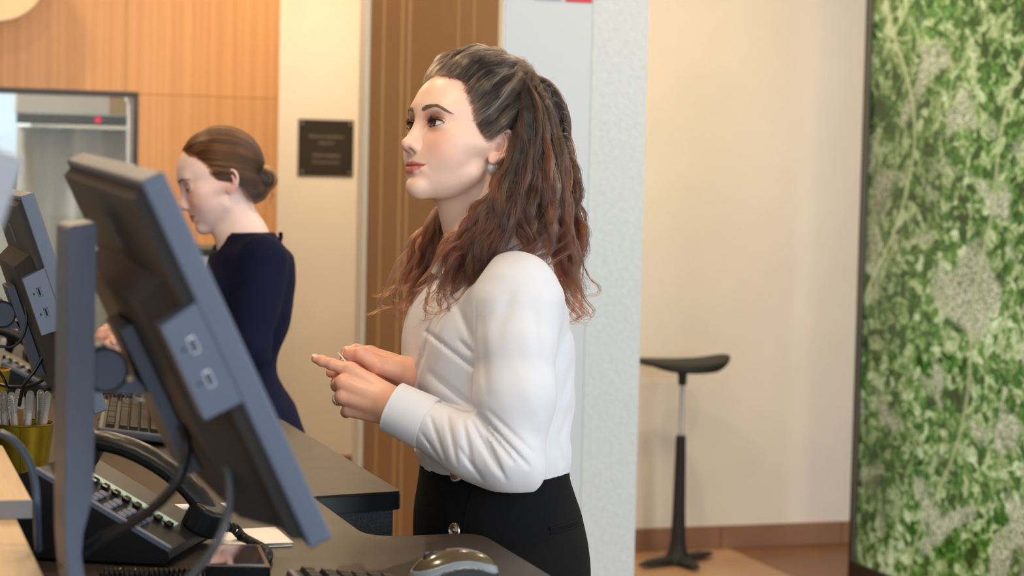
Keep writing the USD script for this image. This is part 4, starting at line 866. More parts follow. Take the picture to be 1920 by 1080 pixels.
def disc_at(c, n, r, h, prof=None):
    n = n / np.linalg.norm(n); x = np.cross(n, [0.2, 0.3, 1]); x /= np.linalg.norm(x); R = np.stack([x, np.cross(n, x), n], 1)
    return xf(lathe(prof or [(0, 0), (r, 0), (r, h * 0.6), (r * 0.9, h), (r * 0.6, h * 0.75), (0, h * 0.7)], 24), R, c)
def hit(f, px, py, d0, d1=None):
    d = d0
    for _ in range(80):
        s = float(f(np.array([EYE + d * ray(px, py)], np.float32))[0]); d += s * 0.7
        if s < 3e-4: break
    p = EYE + d * ray(px, py); e = 0.002; g = np.array([float(f(np.array([p + e * np.eye(3)[k]], np.float32))[0] - f(np.array([p - e * np.eye(3)[k]], np.float32))[0]) for k in range(3)]); return p, g / (np.linalg.norm(g) + 1e-9)
for px, py in ((750, 825), (777, 846)):
    for k in range(12):
        p, n = hit(shirt, px + 2 * k, py - k, DW - 0.3)
        if np.linalg.norm(p - EYE) < 4 and np.linalg.norm(n) > 0.5: break
    obj('button', disc_at(p - n * 0.0004, n, 0.0056, 0.002), m_button, blouse)
# trousers
m_trouser = MN('black_trouser_cloth', srgb(15, 14, 15), srgb(20, 19, 20), 500, 0.9, bump=0.2, bscale=1200, specular_ior_level=0.15)
tr_levels = [(A(926, 872, 0), .1085, .136), (A(926, 888, 0), .1095, .138), (A(928, 912, 0), .113, .145), (A(932, 960, 0), .121, .160), (A(936, 1010, 0), .125, .168), (A(938, 1070, 0), .124, .170)]
trf = stack(tr_levels, BF, BL)
def trousers(p):
    d = trf(p); d = np.maximum(d, A(938, 1075, 0)[2] - p[:, 2] - 0.02)
    for s in (1, -1): d = smin(d, chain(p, [HIP + BL * s * 0.080, HIP * [1, 1, 0] + BL * s * 0.095 + [0, 0, 0.47], HIP * [1, 1, 0] + BL * s * 0.10 + [0, 0, 0.10]], [0.096, 0.080, 0.085], 0.02), 0.03)
    d = d + 0.003 * (meshkit.fbm(p * 9, 2, 5) - 0.5)
    return np.maximum(np.maximum(d, p[:, 2] - A(926, 868, 0)[2]), 0.05 - p[:, 2])
tm = surface(trousers, HIP * [1, 1, 0] - [0.3, 0.3, 0], A(926, 850, 0) + [0.3, 0.3, 0], 0.006)
trs = obj('trousers', tm, m_trouser, person)
def seam(name, pts, r, lift):
    q = []
    for px, py in pts:
        p, n = hit(trousers, px, py, DW - 0.3); q.append(p + n * lift)
    obj(name, tube(catmull(q, 4), r, 6), m_trouser, trs)
seam('fly_seam', [(885, 922), (879, 945), (873, 970), (870, 1000), (869, 1030)], .0009, .0002)
seam('waist_seam', [(796, 921), (830, 921), (860, 920), (886, 919)], .0008, .0001)
seam('pocket_welt', [(1030, 992), (1050, 987), (1070, 981), (1083, 975)], .0026, .0004)
seam('pocket_welt', [(1032, 1001), (1052, 996), (1070, 990), (1084, 984)], .0018, .0002)
m_brass = M('antique_silver', (0.62, 0.55, 0.45), 0.3, metallic=1.0)
for px, py in ((857, 891), (853, 995)):
    p, n = hit(trousers, px, py, DW - 0.3); prof = [(0, 0), (.0115, 0), (.0118, .0022), (.0108, .0040), (.0096, .0042), (.0088, .0028), (.0078, .0030), (.0060, .0044), (.004, .0036), (.0022, .0050), (0, .0052)]
    bt = obj('button', disc_at(p - n * 0.0006, n, 0, 0, prof), m_brass, trs, label='ornate metal button')
m_shoe = M('black_leather', srgb(18, 17, 17), 0.3)
for k in (0, 1):
    c = FT[k] - [0, 0, 0.085]
    obj('shoe', surface(lambda p: np.maximum(smin(cap(p, c + [0, 0, 0.045], c + BF * 0.16 + [0, 0, 0.028], 0.042, 0.030), cap(p, c + [0, 0, 0.07], c + [0, 0, 0.05], 0.04), 0.02), -p[:, 2] + 0.001), c - [0.26, 0.26, 0.01], c + [0.26, 0.26, 0.13], 0.008), m_shoe, person)
# card between her fingers
c0 = [A(633, 660, -.060), A(652, 684, -.066), A(690, 722, -.045), A(672, 700, -.036)]
cn = np.cross(c0[1] - c0[0], c0[3] - c0[0]); cn = cn / np.linalg.norm(cn) * 0.0004
cv = np.array([q + cn for q in c0] + [q - cn for q in c0]); cfc = np.array([[0, 1, 2], [0, 2, 3], [4, 6, 5], [4, 7, 6]] + [x for i in range(4) for x in ([i, i + 4, (i + 1) % 4], [(i + 1) % 4, i + 4, (i + 1) % 4 + 4])])
card = obj('card', trimesh.Trimesh(cv, cfc, process=False), m_paper, None, smooth=False); tag(card, 'small folded white card held in her fingertips', 'card')
# ------------------------------------------------------------------ the woman in navy further back
D2 = 4.70
HF2 = head_frame(at(420, 351, D2), 13, -15)
h2 = lambda px, py, dz=0.0: to_local(HF2, at(px, py, D2 + dz))
neck2 = ((h2(432, 385, .0), h2(458, 452, .01), .050, .056), [(h2(458, 446, .01), h2(462, 490, .02), .056, .075, .02), (h2(408, 402, 0), h2(440, 445, .0), .03, .045, .014)])
B2F, B2L = body_axes(18); K2 = lambda px, py, dd=0.0: at(px, py, D2 + dd)
hd2 = surface(lambda p: head_sdf(p, neck2), (-0.115, -0.1, -0.23), (0.13, 0.1, 0.14), 0.0026)
S2L, S2R = K2(492, 486, -.125), K2(438, 486, .15); E2L, E2R = K2(468, 655, -.165), K2(420, 640, .15); W2L, W2R = K2(262, 634, -.07), K2(250, 640, .05)
H2P = K2(478, 800, 0); H2 = H2P * [1, 1, 0] + [0, 0, .90]
LH2 = dict(wrist=[(250, 622, -.085), (250, 630, -.090), (250, 638, -.088), (250, 645, -.082)], mcp=[(212, 620, -.075), (208, 630, -.080), (208, 640, -.080), (212, 649, -.075)],
           fingers=[([(212, 620, -.075), (192, 622, -.072), (180, 632, -.07), (176, 642, -.068)], (.0105, .0088, .0080, .0066)), ([(208, 630, -.080), (190, 632, -.078), (180, 643, -.075), (178, 652, -.07)], (.0108, .009, .0082, .0070)),
                    ([(208, 640, -.080), (194, 645, -.078), (186, 654, -.072), (187, 662, -.065)], (.0104, .0088, .0080, .0070)), ([(212, 649, -.075), (202, 655, -.072), (196, 662, -.066), (198, 668, -.06)], (.0092, .0078, .0072, .0062)),
                    ([(240, 622, -.06), (220, 614, -.045), (200, 616, -.04), (188, 622, -.04)], (.0145, .0120, .0102, .0085))])
def at2(H): return {k: ([(x, y, d + D2 - DW) for x, y, d in v] if k != 'fingers' else [([(x, y, d + D2 - DW) for x, y, d in f], r) for f, r in v]) for k, v in H.items()}
hf2, hlo2, hhi2 = hand_sdf(at2(LH2), (W2L, W2L + (E2L - W2L) * .3, .025, .030))
hand2 = surface(hf2, hlo2, hhi2 + .01, .0026)
mir = lambda m: trimesh.Trimesh((m.vertices - H2P) - 2 * ((m.vertices - H2P) @ B2L)[:, None] * B2L + H2P + B2L * .10, m.faces[:, ::-1], process=False)
lv2 = [(K2(472, 466, .01), .055, .09), (K2(474, 492, .01), .082, .140), (K2(466, 540, .0), .088, .130), (K2(458, 620, 0), .080, .112), (K2(447, 690, 0), .064, .100), (K2(464, 770, 0), .088, .130), (K2(480, 850, 0), .095, .145)]
FT2 = [np.array([*(H2 + B2L * s * .10)[:2], .085]) for s in (1, -1)]; tf2 = stack(lv2, B2F, B2L)
def inner2(p):
    d = smin(tf2(p), cap(p, K2(474, 480, .01), K2(458, 440, .01), .07, .05), .03)
    for s, e, w in ((S2L, E2L, W2L), (S2R, E2R, W2R)): d = smin(d, chain(p, [s, e, w], [.042, .034, .024], .01), .02)
    for k, s in enumerate((1, -1)):
        d = smin(d, chain(p, [H2 + B2L * s * .075, H2 * [1, 1, 0] + B2L * s * .09 + [0, 0, .47], FT2[k]], [.074, .050, .034], .02), .03)
        d = smin(d, cap(p, FT2[k] - [0, 0, .04], FT2[k] + B2F * .14 - [0, 0, .055], .034, .024), .02)
    return d
tr2 = surface(inner2, H2 * [1, 1, 0] - [.42, .42, .01], H2 * [1, 1, 0] + [.42, .42, K2(470, 430)[2]], .012)
person2 = thing('person', 'woman with a brown bun in a navy dress, looking down behind the large blurred monitor', 'person', (H2[0], H2[1], 0))
bm2 = fuse([trimesh.Trimesh(to_world(HF2, hd2.vertices), hd2.faces, process=False), tr2, hand2, mir(hand2)])
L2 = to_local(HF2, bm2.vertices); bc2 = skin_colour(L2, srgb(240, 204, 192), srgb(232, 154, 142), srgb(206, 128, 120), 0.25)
fr2 = np.linalg.norm(L2, axis=1) > .16; bc2[fr2] = srgb(230, 178, 158)
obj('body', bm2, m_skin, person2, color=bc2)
for s in (1, -1):
    e, c = eyeball(HF2, s, (1, 0, -.45)); obj('eye', e, m_eye, person2, color=c)
lid2 = lambda p: np.maximum(np.maximum(ell(np.stack([p[:, 0], np.abs(p[:, 1]), p[:, 2]], 1), EYE_C, (.0142, .0180, .0142)), EYE_C[0] + .002 - p[:, 0]), EYE_C[2] - .0015 - p[:, 2])
lm = surface(lid2, (.07, -.055, .0), (.095, .055, .035), .0016); obj('eyelids', trimesh.Trimesh(to_world(HF2, lm.vertices), lm.faces, process=False), m_skin, person2, color=np.tile(srgb(226, 176, 158), (len(lm.vertices), 1)), smooth=True)
FINE2 = Strands(); r2 = np.random.default_rng(21)
for s in (1, -1):
    t = np.linspace(0, 1, 70)
    for k in range(4):
        y = np.interp(t, [0, .5, 1], [.013, .034, .050]) * s; z = EYE_C[2] + np.interp(t, [0, .3, .6, 1], [.0185, .0215, .0235, .0190]) + .0022 * (1 - t * .7) * r2.uniform(-1, 1, 70)
        p0 = on_face(np.stack([y * 0, y, z], 1)); p1 = on_face(np.stack([y * 0, y + .005 * s, z + .0015 - .002 * t], 1), lift=.0012)
        FINE2.add(np.stack([to_world(HF2, q) for q in (p0, (p0 + p1) / 2 + [.0005, 0, 0], p1)], 1), np.tile(np.array(srgb(92, 64, 48)), (70, 3, 1)), np.tile(np.array([.0004, .0004, .0002]), (70, 1)))
    u = np.linspace(-.9, .95, 50); y = (EYE_C[1] + u * EYE_W) * s; p0 = np.stack([np.full(50, EYE_C[0] + .0128) - .006 * u ** 2, y, np.full(50, EYE_C[2] - .0015)], 1); p2 = p0 + np.array([.006, 0, -.0035])
    FINE2.add(np.stack([to_world(HF2, q) for q in (p0, (p0 + p2) / 2, p2)], 1), np.tile(np.array(srgb(40, 28, 24)), (50, 3, 1)), np.tile(np.array([.0005, .0004, .0002]), (50, 1)))
FINE2.build('eyebrows_and_lashes', person2, m_fine)
# smooth brown hair drawn back into a low bun
BUN = h2(490, 338, 0.0); hb_, hm_, hl_ = np.array(srgb(36, 22, 16)), np.array(srgb(56, 34, 22)), np.array(srgb(100, 58, 28))
def scalp2(p):
    q = p.copy(); q[:, 1] = np.abs(q[:, 1])
    edge = q[:, 0] - np.interp(q[:, 2], [-.06, -.02, .01, .03, .05, .075, .095, .115], [-.060, -.042, -.015, .002, .022, .044, .056, .05])
    d = head_sdf(p, None, False) - .0005 - .0068 * np.clip(-edge / .022, 0, 1); d = smax(d, edge, .001); d = smax(d, .028 - _norm(q - np.array((-.006, .0725, -.004), np.float32)), .003)
    return smin(d, cap(p, (-.075, 0, .012), BUN * .5 + np.array((-.08, 0, .005)) * .5, .030, .016), .02)
cp2 = surface(scalp2, (-.15, -.09, -.09), (.09, .09, .15), .003)
obj('hair', trimesh.Trimesh(to_world(HF2, cp2.vertices), cp2.faces, process=False), m_hair_mass, person2, color=np.tile(hm_ * 0.9, (len(cp2.vertices), 1)), smooth=True)
S2 = Strands(); bun0 = BUN * .35 + np.array((-.09, 0, .012)) * .65
def edge2(z, y): return None
rootl = [np.array(v) for v in ((.060, .000, .103), (.060, .018, .101), (.058, .034, .093), (.050, .049, .079), (.039, .058, .060), (.026, .065, .040), (.010, .070, .022), (-.008, .0745, .024), (-.022, .075, .012), (-.034, .070, -.010), (-.046, .058, -.035), (-.055, .035, -.052))]
rootl = [v + [.007, 0, .001] if v[2] > .02 else v for v in rootl]; dn = catmull(rootl, 5); dn = np.vstack([(dn * [1, -1, 1])[::-1], dn])
for i, p in enumerate(dn):
    for back in (0, 3, 5):
        path = swept(p, [.03, .10, .11, .10, .06], 11, bun0)[back:]
        z = abs(i - len(dn) / 2) / (len(dn) / 2); c = hl_ if (z < .55 and r2.random() < .45) else (hm_ if r2.random() < .6 else hb_)
        clump(S2, to_world(HF2, path), 34 if p[1] > -.03 else 8, [.005, .0055, .006, .0045, .003], 12, (.001, .08), .0003, [c, c, hm_, hb_], .0006, r2, .04)
bc_ = BUN * .95 + np.array((-.11, 0, .012)) * .05
for k in range(60):                                                                       # the coil of the bun
    a0, tl, R = r2.uniform(0, 6.3), r2.uniform(-.5, .5), r2.uniform(.014, .030); th = np.linspace(0, r2.uniform(2.4, 4.6), 9); y0 = r2.uniform(-.024, .024)
    g = bc_ + np.stack([R * 1.15 * np.cos(a0 + th) + .002, y0 + tl * R * np.sin(th), R * np.sin(a0 + th)], 1)
    clump(S2, to_world(HF2, g), 22, [.003, .006, .006, .003], 14, (.002, .05), .0008, [hm_, hl_ * .7 if r2.random() < .3 else hm_, hb_], .0006, r2, .1)
for px, py, q in ((508, 356, .0), (505, 352, .012), (478, 330, .0)):
    clump(S2, [K2(px - 4, py, q), K2(px + 4, py + 10, q), K2(px - 2, py + 26, q), K2(px + 6, py + 34, q)] if py > 340 else [K2(px - 6, py + 4, q), K2(px + 2, py - 10, q), K2(px + 8, py - 14, q)], 7, [.001, .002, .002], 10, (.002, .03), .0006, [hm_, hm_], .0004, r2, .2)
S2.build('hair_strands', person2, m_hair)
bu = surface(lambda p: ell(p, bc_, (.032, .032, .028)), bc_ - .05, bc_ + .05, .004); obj('bun', trimesh.Trimesh(to_world(HF2, bu.vertices), bu.faces, process=False), m_hair_mass, person2, color=np.tile(hb_, (len(bu.vertices), 1)), smooth=True)
# navy dress with a zip at the nape and a flared hem
m_navy = MN('navy_crepe', srgb(15, 17, 42), srgb(19, 21, 50), 300, .85, bump=.25, bscale=900, specular_ior_level=.15)
dl2 = [(K2(466, 436, .01), .060, .075), (K2(470, 458, .01), .074, .115), (K2(472, 480, .01), .094, .155), (K2(464, 540, 0), .108, .155), (K2(458, 600, 0), .106, .142), (K2(446, 680, 0), .088, .125), (K2(447, 694, 0), .088, .127), (K2(462, 760, 0), .112, .160), (K2(474, 830, 0), .126, .176), (H2 + [0, 0, -.1], .135, .185), (H2 + [0, 0, -.38], .145, .19)]
df2 = stack(dl2, B2F, B2L)
def dress(p):
    d = df2(p)
    for s, e, w, r in ((S2L, E2L, W2L, 1), (S2R, E2R, W2R, 1)): d = smin(d, chain(p, [s, e, e + (w - e) * .80], [.058, .050, .036], .015), .02)
    q = p - H2; d = d + .007 * (meshkit.fbm(np.stack([q @ B2F * 9, q @ B2L * 9, p[:, 2] * 12 + (q @ B2F) * 10], 1), 3, 8) - .5)
    x, y, dd = px_of(p)
    for a, b, w, amp in (((440, 520), (470, 470), 6, .004), ((430, 560), (462, 520), 6, .004), ((505, 640), (530, 600), 6, .004), ((500, 668), (520, 640), 4, .004), ((470, 640), (440, 668), 6, .004)): d = d + crease((x, y, dd), a, b, w, amp, D2 + .05)
    d = smax(d, -cap(p, K2(462, 470, .01), K2(440, 360, .01), .056, .060), .003)
    v = p - K2(462, 448, .01); d = smax(d, -np.maximum(np.abs(v @ B2L) - .03 - .35 * (p[:, 2] - K2(425, 472)[2]), np.maximum(K2(425, 470)[2] - p[:, 2], .02 - v @ B2F)), .003)
    return np.maximum(d, H2[2] - .36 - p[:, 2])
ds = surface(dress, H2 - [.42, .42, .40], K2(470, 420) + [.42, .42, 0], .0065); dr_ = obj('dress', ds, m_navy, person2)
zt2 = K2(527, 440, .0); obj('zip_tab', cat(box(zt2 - [.006, .004, .012], zt2 + [.004, .004, .006], .002), box(zt2 - [.004, .003, .032], zt2 + [.002, .003, -.010], .001)), m_navy, dr_)
for k in (0, 1):
    c2 = FT2[k] - [0, 0, .085]
    obj('shoe', surface(lambda p: np.maximum(smin(cap(p, c2 + [0, 0, .045], c2 + B2F * .16 + [0, 0, .028], .042, .030), cap(p, c2 + [0, 0, .07], c2 + [0, 0, .05], .04), .02), -p[:, 2] + .001), c2 - [.26, .26, .01], c2 + [.26, .26, .13], .01), m_shoe, person2)
# ------------------------------------------------------------------ monitors
# local frame: x to the screen side, y along the width (away from the camera), z up; built upright at the panel's near bottom corner then leaned back
def usb_port(parent, c, s, lab):
    """a port on the side face (facing -y): c on the face, s half length"""
    p = obj('port', cat(box(c + [-.0032, -.0004, -s], c + [.0032, .004, -s + .0009]), box(c + [-.0032, -.0004, s - .0009], c + [.0032, .004, s]), box(c + [-.0032, -.0004, -s], c + [-.0024, .004, s]), box(c + [.0024, -.0004, -s], c + [.0032, .004, s]), box(c + [-.001, .0008, -s + .002], c + [.0006, .004, s - .002])), m_chrome, parent, local=True, smooth=False)
    obj('contact', cat(*[box(c + [-.0016, -.0001, -s * .7 + k * s * .4], c + [-.0008, .0008, -s * .5 + k * s * .4]) for k in range(4)]), m_gold, p, local=True, smooth=False)
def monitor(label, place, H=0.335, Wd=0.50, lean=24, roll=0.0, yaw=0.0, stand=True, foot_z=None, base=None, cables=True):
    """place: where the near top corner of the panel's back edge sits"""
    t = thing('monitor', label, 'monitor', base, group=None)
    Lx = rot(-math.radians(lean), [0, 1, 0]); Rr = rot(roll, [1, 0, 0]); Y = rot(yaw, [0, 0, 1])
    T = np.eye(4); T = Y @ Lx @ Rr
    o = np.array(place, float) - np.array(base, float) - T[:3, :3] @ np.array([0, 0, H])
    pt = UsdGeom.Xform.Define(stage, numbered(str(t.GetPath()) + '/display'))
    M4 = T.copy(); M4[:3, 3] = o
    pt.AddTransformOp().Set(Gf.Matrix4d(*M4.T.ravel().tolist()))
    th = 0.021
    prof = rbox((0, 0, 0), (th, Wd, H), 0.0022, 12)
    hollow = manifold3d.Manifold.cube([0.004, Wd - 0.012, H - 0.012]).translate([-0.0005, 0.006, 0.006])
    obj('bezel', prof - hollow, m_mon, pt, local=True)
    obj('screen', box((th - 0.0005, 0.012, 0.014), (th + 0.0004, Wd - 0.012, H - 0.012)), m_black_gloss, pt, local=True)
    # sloping back shell and the raised block behind it
    def frus(x0, y0, y1, z0, z1, x1, dy, dz0, dz1):
        a = [(x0, y, z) for y in (y0, y1) for z in (z0, z1)]; b = [(x1, y, z) for y in (y0 + dy, y1 - dy) for z in (z0 + dz0, z1 - dz1)]
        return manifold3d.Manifold.hull_points(np.array(a + b, float))
    obj('back_shell', frus(0.0035, 0.006, Wd - 0.006, 0.006, H - 0.006, -0.010, 0.006, 0.006, 0.006), m_mon_back, pt, local=True)
    obj('back_block', frus(-0.010, 0.055, Wd - 0.055, 0.012, H * 0.74, -0.036, 0.02, 0.02, 0.012), m_mon_back, pt, local=True)
    obj('logo', box((-0.0112, Wd / 2 - 0.016, H - 0.075), (-0.0099, Wd / 2 + 0.016, H - 0.044), 0.0004), m_mon, pt, local=True)
    # port strip on the near side
    py_ = 0.001
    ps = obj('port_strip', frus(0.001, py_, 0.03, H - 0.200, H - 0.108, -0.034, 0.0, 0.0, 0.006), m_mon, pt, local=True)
    for k, z in enumerate((0.139, 0.170)):
        c = np.array([-0.0165, py_, H - z])
        obj('port', cat(*[box(c + a, c + b) for a, b in (((-.0034, -.0008, -.0072), (.0034, .002, -.0065)), ((-.0034, -.0008, .0056), (.0034, .002, .0072)), ((-.0034, -.0008, -.0072), (-.0028, .002, .0072)), ((.0028, -.0008, -.0072), (.0034, .002, .0072)))]), m_chrome, pt, local=True, smooth=False)
        obj('port_tongue', box(c + [-.0018, -.0006, -.0052], c + [.0004, .001, .0052]), m_black_gloss, pt, local=True, smooth=False)
        obj('port_mark', box(c + [-.0102, -.0003, -.0022], c + [-.0078, .0005, .0012]), m_black, pt, local=True, smooth=False)
    def wp(x, y, z): return T[:3, :3] @ np.array([x, y, z]) + o                          # local in the thing's frame
    return t, wp
def stand(t, wp, H, Wd, post_x, post_top, post_w, post_t, foot=0.12):
    """flat post behind the display on a bent lower leg, bracket and base plate; all in the thing's frame"""
    yc = Wd / 2; c = wp(-0.036, yc, H * 0.42); y0, y1 = c[1] - post_w / 2, c[1] + post_w / 2
    x0, x1 = post_x, post_x + post_t
    zt, zb = post_top, 0.0
    side = Polygon([(x0, 0.205), (x0, zt - 0.003), (x0 + 0.003, zt), (x1 - 0.001, zt + 0.004), (x1, zt + 0.003), (x1, 0.215), (x1 - 0.004, 0.198), (x1 - 0.009, 0.178), (x1 - 0.0105, 0.158), (x1 - 0.006, 0.13), (x1 + 0.026, 0.012), (x1 + 0.026, 0.006), (x1 - 0.002, 0.006), (x1 - 0.004, 0.012), (x0 + 0.003, 0.14), (x0 + 0.0008, 0.165)])
    e = prism(side, post_w, 0.0015); v, f = arr(e)
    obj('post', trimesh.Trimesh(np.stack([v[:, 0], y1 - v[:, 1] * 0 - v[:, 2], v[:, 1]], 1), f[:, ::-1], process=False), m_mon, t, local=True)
    # hinge arm with a round pivot on its near side, up to the plate behind the display
    pm = wp(-0.049, yc, H * 0.40)
    za, xa = c[2] + 0.012, x1
    arm = Polygon([(xa - 0.004, za - 0.022), (xa - 0.004, za + 0.018), (xa + 0.012, za + 0.022), (pm[0] - 0.004, pm[2] + 0.006), (pm[0] + 0.012, pm[2] - 0.03), (pm[0] + 0.016, za - 0.026)])
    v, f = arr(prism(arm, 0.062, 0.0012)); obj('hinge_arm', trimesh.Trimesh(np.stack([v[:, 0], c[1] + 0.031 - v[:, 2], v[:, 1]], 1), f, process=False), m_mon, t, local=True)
    pc = np.array([xa + 0.012, c[1] - 0.031, za - 0.002])
    obj('hinge_disc', xf(lathe([(0, .002), (.0180, .002), (.0188, .001), (.0188, -.001), (0, -.001)], 40), rot(math.pi / 2, [1, 0, 0]), pc), m_mon, t, local=True)
    obj('hinge_groove', xf(lathe([(.0188, .0006), (.0214, .0006), (.0214, -.001), (.0188, -.001), (.0188, .0006)], 40), rot(math.pi / 2, [1, 0, 0]), pc), m_black_matte, t, local=True)
    obj('pivot_highlight', xf(lathe([(0, .002), (.0028, .0018), (.003, 0), (0, 0)], 12), rot(math.pi / 2, [1, 0, 0]), pc + [0.022, 0, -0.008]), m_oak, t, local=True)  # pale dot put in for an orange highlight beside the pivot
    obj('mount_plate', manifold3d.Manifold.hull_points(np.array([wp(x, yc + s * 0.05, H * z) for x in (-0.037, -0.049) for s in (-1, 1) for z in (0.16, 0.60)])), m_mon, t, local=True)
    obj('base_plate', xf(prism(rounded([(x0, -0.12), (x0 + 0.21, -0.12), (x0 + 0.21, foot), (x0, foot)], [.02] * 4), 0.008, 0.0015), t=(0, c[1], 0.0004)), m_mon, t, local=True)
P1 = at(263, 341, 1.60)
base1 = np.array([at(137, 700, 1.84)[0], P1[1] + 0.25, DZ])
mon1, wp1 = monitor('large blurred black monitor nearest the camera, seen from behind at a slant', P1, H=0.340, lean=25.8, roll=math.radians(2.2), base=base1)
pxl = np.array([0.1845, 0, 0])
stand(mon1, wp1, 0.340, 0.50, pxl[0] - base1[0], on(125, 424, 1, base1[1] - 0.05)[2] - DZ, 0.105, 0.0255)
P2 = at(37, 369, 2.86)
base2 = np.array([at(-40, 600, 3.0)[0], P2[1] + 0.25, DZ])
mon2, wp2 = monitor('black monitor at the left with two sharp side ports, behind the gold pen cups', P2, lean=19, base=base2)
stand(mon2, wp2, 0.335, 0.50, 0.1845 - base2[0], 0.335, 0.105, 0.0255, 0.015)
# a screen on the counter that faces the guests, cut off by the left edge of the picture
P0 = at(47, 296, 1.30)
base0 = np.array([P0[0] - 0.13, P0[1] + 0.13, CZ])
gd = thing('guest_screen', 'grey screen on the guest counter, blurred and cut off by the left edge', 'screen', base0)
T0 = rot(math.radians(17), [0, 1, 0])[:3, :3]; q0 = P0 - base0; Hs = 0.27
def gl(m): v, f = arr(m); return trimesh.Trimesh((v - [0, 0, Hs]) @ T0.T + q0, f, process=False)
obj('housing', gl(rbox((-0.022, 0, 0), (0, 0.24, Hs), 0.003)), M('grey_housing', srgb(150, 150, 156), 0.4), gd, local=True)
obj('screen', gl(box((-0.0232, 0.012, 0.014), (-0.0215, 0.228, Hs - 0.012))), m_black_gloss, gd, local=True)
obj('screen_highlight', gl(xf(lathe([(0, 0), (.004, 0), (.004, .002), (0, .002)], 16), rot(-math.pi / 2, [0, 1, 0]), (-0.0225, 0.05, Hs - 0.03))), m_chrome, gd, local=True)  # chrome spot put in for a highlight on the dark screen
foot = (np.array([-0.011, 0.12, 0.03]) - [0, 0, Hs]) @ T0.T + q0
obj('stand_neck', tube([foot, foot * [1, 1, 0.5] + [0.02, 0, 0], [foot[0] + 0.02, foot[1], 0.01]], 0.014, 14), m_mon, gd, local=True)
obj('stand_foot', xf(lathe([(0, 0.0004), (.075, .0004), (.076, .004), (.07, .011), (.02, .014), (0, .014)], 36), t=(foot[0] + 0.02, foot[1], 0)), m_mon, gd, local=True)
# ------------------------------------------------------------------ things on the desk
def slope_phone(base, rz, label):
    """desk telephone; local frame: x down the sloping face, y across (handset on the far side, y > 0), z up"""
    t = thing('telephone', label, 'telephone', base, rz)
    prof = Polygon([(-.105, .004), (.098, .004), (.104, .012), (.102, .022), (-.082, .118), (-.100, .112), (-.108, .09)])
    v, f = arr(prism(prof, .190, .003)); obj('base', trimesh.Trimesh(np.stack([v[:, 0], .095 - v[:, 2], v[:, 1]], 1), f, process=False), m_black, t, local=True)
    a = math.atan2(.118 - .022, -.082 - .102); u = np.array([-math.cos(a), 0, -math.sin(a)]); nrm = np.array([u[2] * -1, 0, u[0]]); nrm *= np.sign(nrm[2]); o = np.array([-.080, 0, .118])
    def pl(m): v, f = arr(m); return trimesh.Trimesh(o + v[:, :1] * u + v[:, 1:2] * np.array([0, 1.0, 0]) + v[:, 2:] * nrm, f[:, ::-1] if np.cross(u, [0, 1, 0]) @ nrm < 0 else f, process=False)
    L = math.hypot(.184, .096)
    obj('rim', pl(box((.0, -.094, -.004), (L, -.088, .006), .002)), m_mon, t, local=True)
    obj('label_strip', pl(box((.028, .006, -.002), (L - .030, .022, .0016), .0004)), M('pale_teal_strip', srgb(150, 186, 172), 0.4) if not M_done.get('teal') else M_done['teal'], t, local=True)
    M_done.setdefault('teal', UsdShade.Material.Get(stage, '/World/Looks/pale_teal_strip'))
    for k in range(9):
        x = .034 + k * (L - .075) / 8; obj('key', pl(box((x, -.012, -.001), (x + .0105, .002, .0055), .0018)), m_black_gloss, t, local=True)
    for i in range(4):
        for j in range(3): obj('key', pl(box((.075 + i * .022, -.042 - j * .018, -.001), (.088 + i * .022, -.030 - j * .018, .0045), .0016)), m_mon, t, local=True)
    obj('display', pl(box((.022, -.084, -.001), (.062, -.026, .003), .001)), m_black_gloss, t, local=True)
    # handset: arched grip with two cups, lying in the near half
    hs = lambda x, y, z: o + x * u + np.array([0, y, 0]) + z * nrm
    path = catmull([hs(.002, .056, .022), hs(.030, .056, .038), hs(.075, .056, .048), hs(.125, .056, .048), hs(.170, .056, .038), hs(.202, .056, .022)], 6)
    h = thing_part(t, 'handset')
    g = manifold3d.Manifold.batch_boolean([manifold3d.Manifold.batch_hull([manifold3d.Manifold.sphere(.0150, 16).scale([1.0, 1.5, 0.95]).translate(list(path[i])), manifold3d.Manifold.sphere(.0150, 16).scale([1.0, 1.5, 0.95]).translate(list(path[i + 1]))]) for i in range(len(path) - 1)], manifold3d.OpType.Add)
    obj('grip', g, m_black_soft, h, local=True)
    for x in (.004, .200):
        c0, c1 = hs(x, .056, .004), hs(x, .056, .030)
        cup = manifold3d.Manifold.batch_hull([manifold3d.Manifold.sphere(.007, 14).translate(list(c0 + .021 * (math.cos(q) * u + math.sin(q) * np.array([0, 1.25, 0])) + k * (c1 - c0))) for q in np.linspace(0, 2 * np.pi, 12, endpoint=False) for k in (0, 1)])
        obj('ear_cup', cup, m_black_soft, h, local=True)
    return t, lambda p: base_w(t, p), hs
M_done = {}
m_black_soft = M('handset_plastic', srgb(18, 18, 20), 0.36, specular_ior_level=0.3)
def thing_part(t, name):
    x = UsdGeom.Xform.Define(stage, numbered(str(t.GetPath()) + '/' + name)); return x
def base_w(t, p):
    b, rz = BASE[str(t.GetPath())]; c, s = math.cos(rz), math.sin(rz); p = np.asarray(p, float); return np.stack([p[..., 0] * c - p[..., 1] * s, p[..., 0] * s + p[..., 1] * c, p[..., 2]], -1) + b
ph1, w1, hs1 = slope_phone((0.338, 2.66, DZ), math.radians(-27), 'black desk telephone with teal label strip, nearer one under the large monitor')
ph2, w2, hs2 = slope_phone((0.330, 4.62, DZ), math.radians(-14), 'black desk telephone at the left edge behind the gold pen cups')
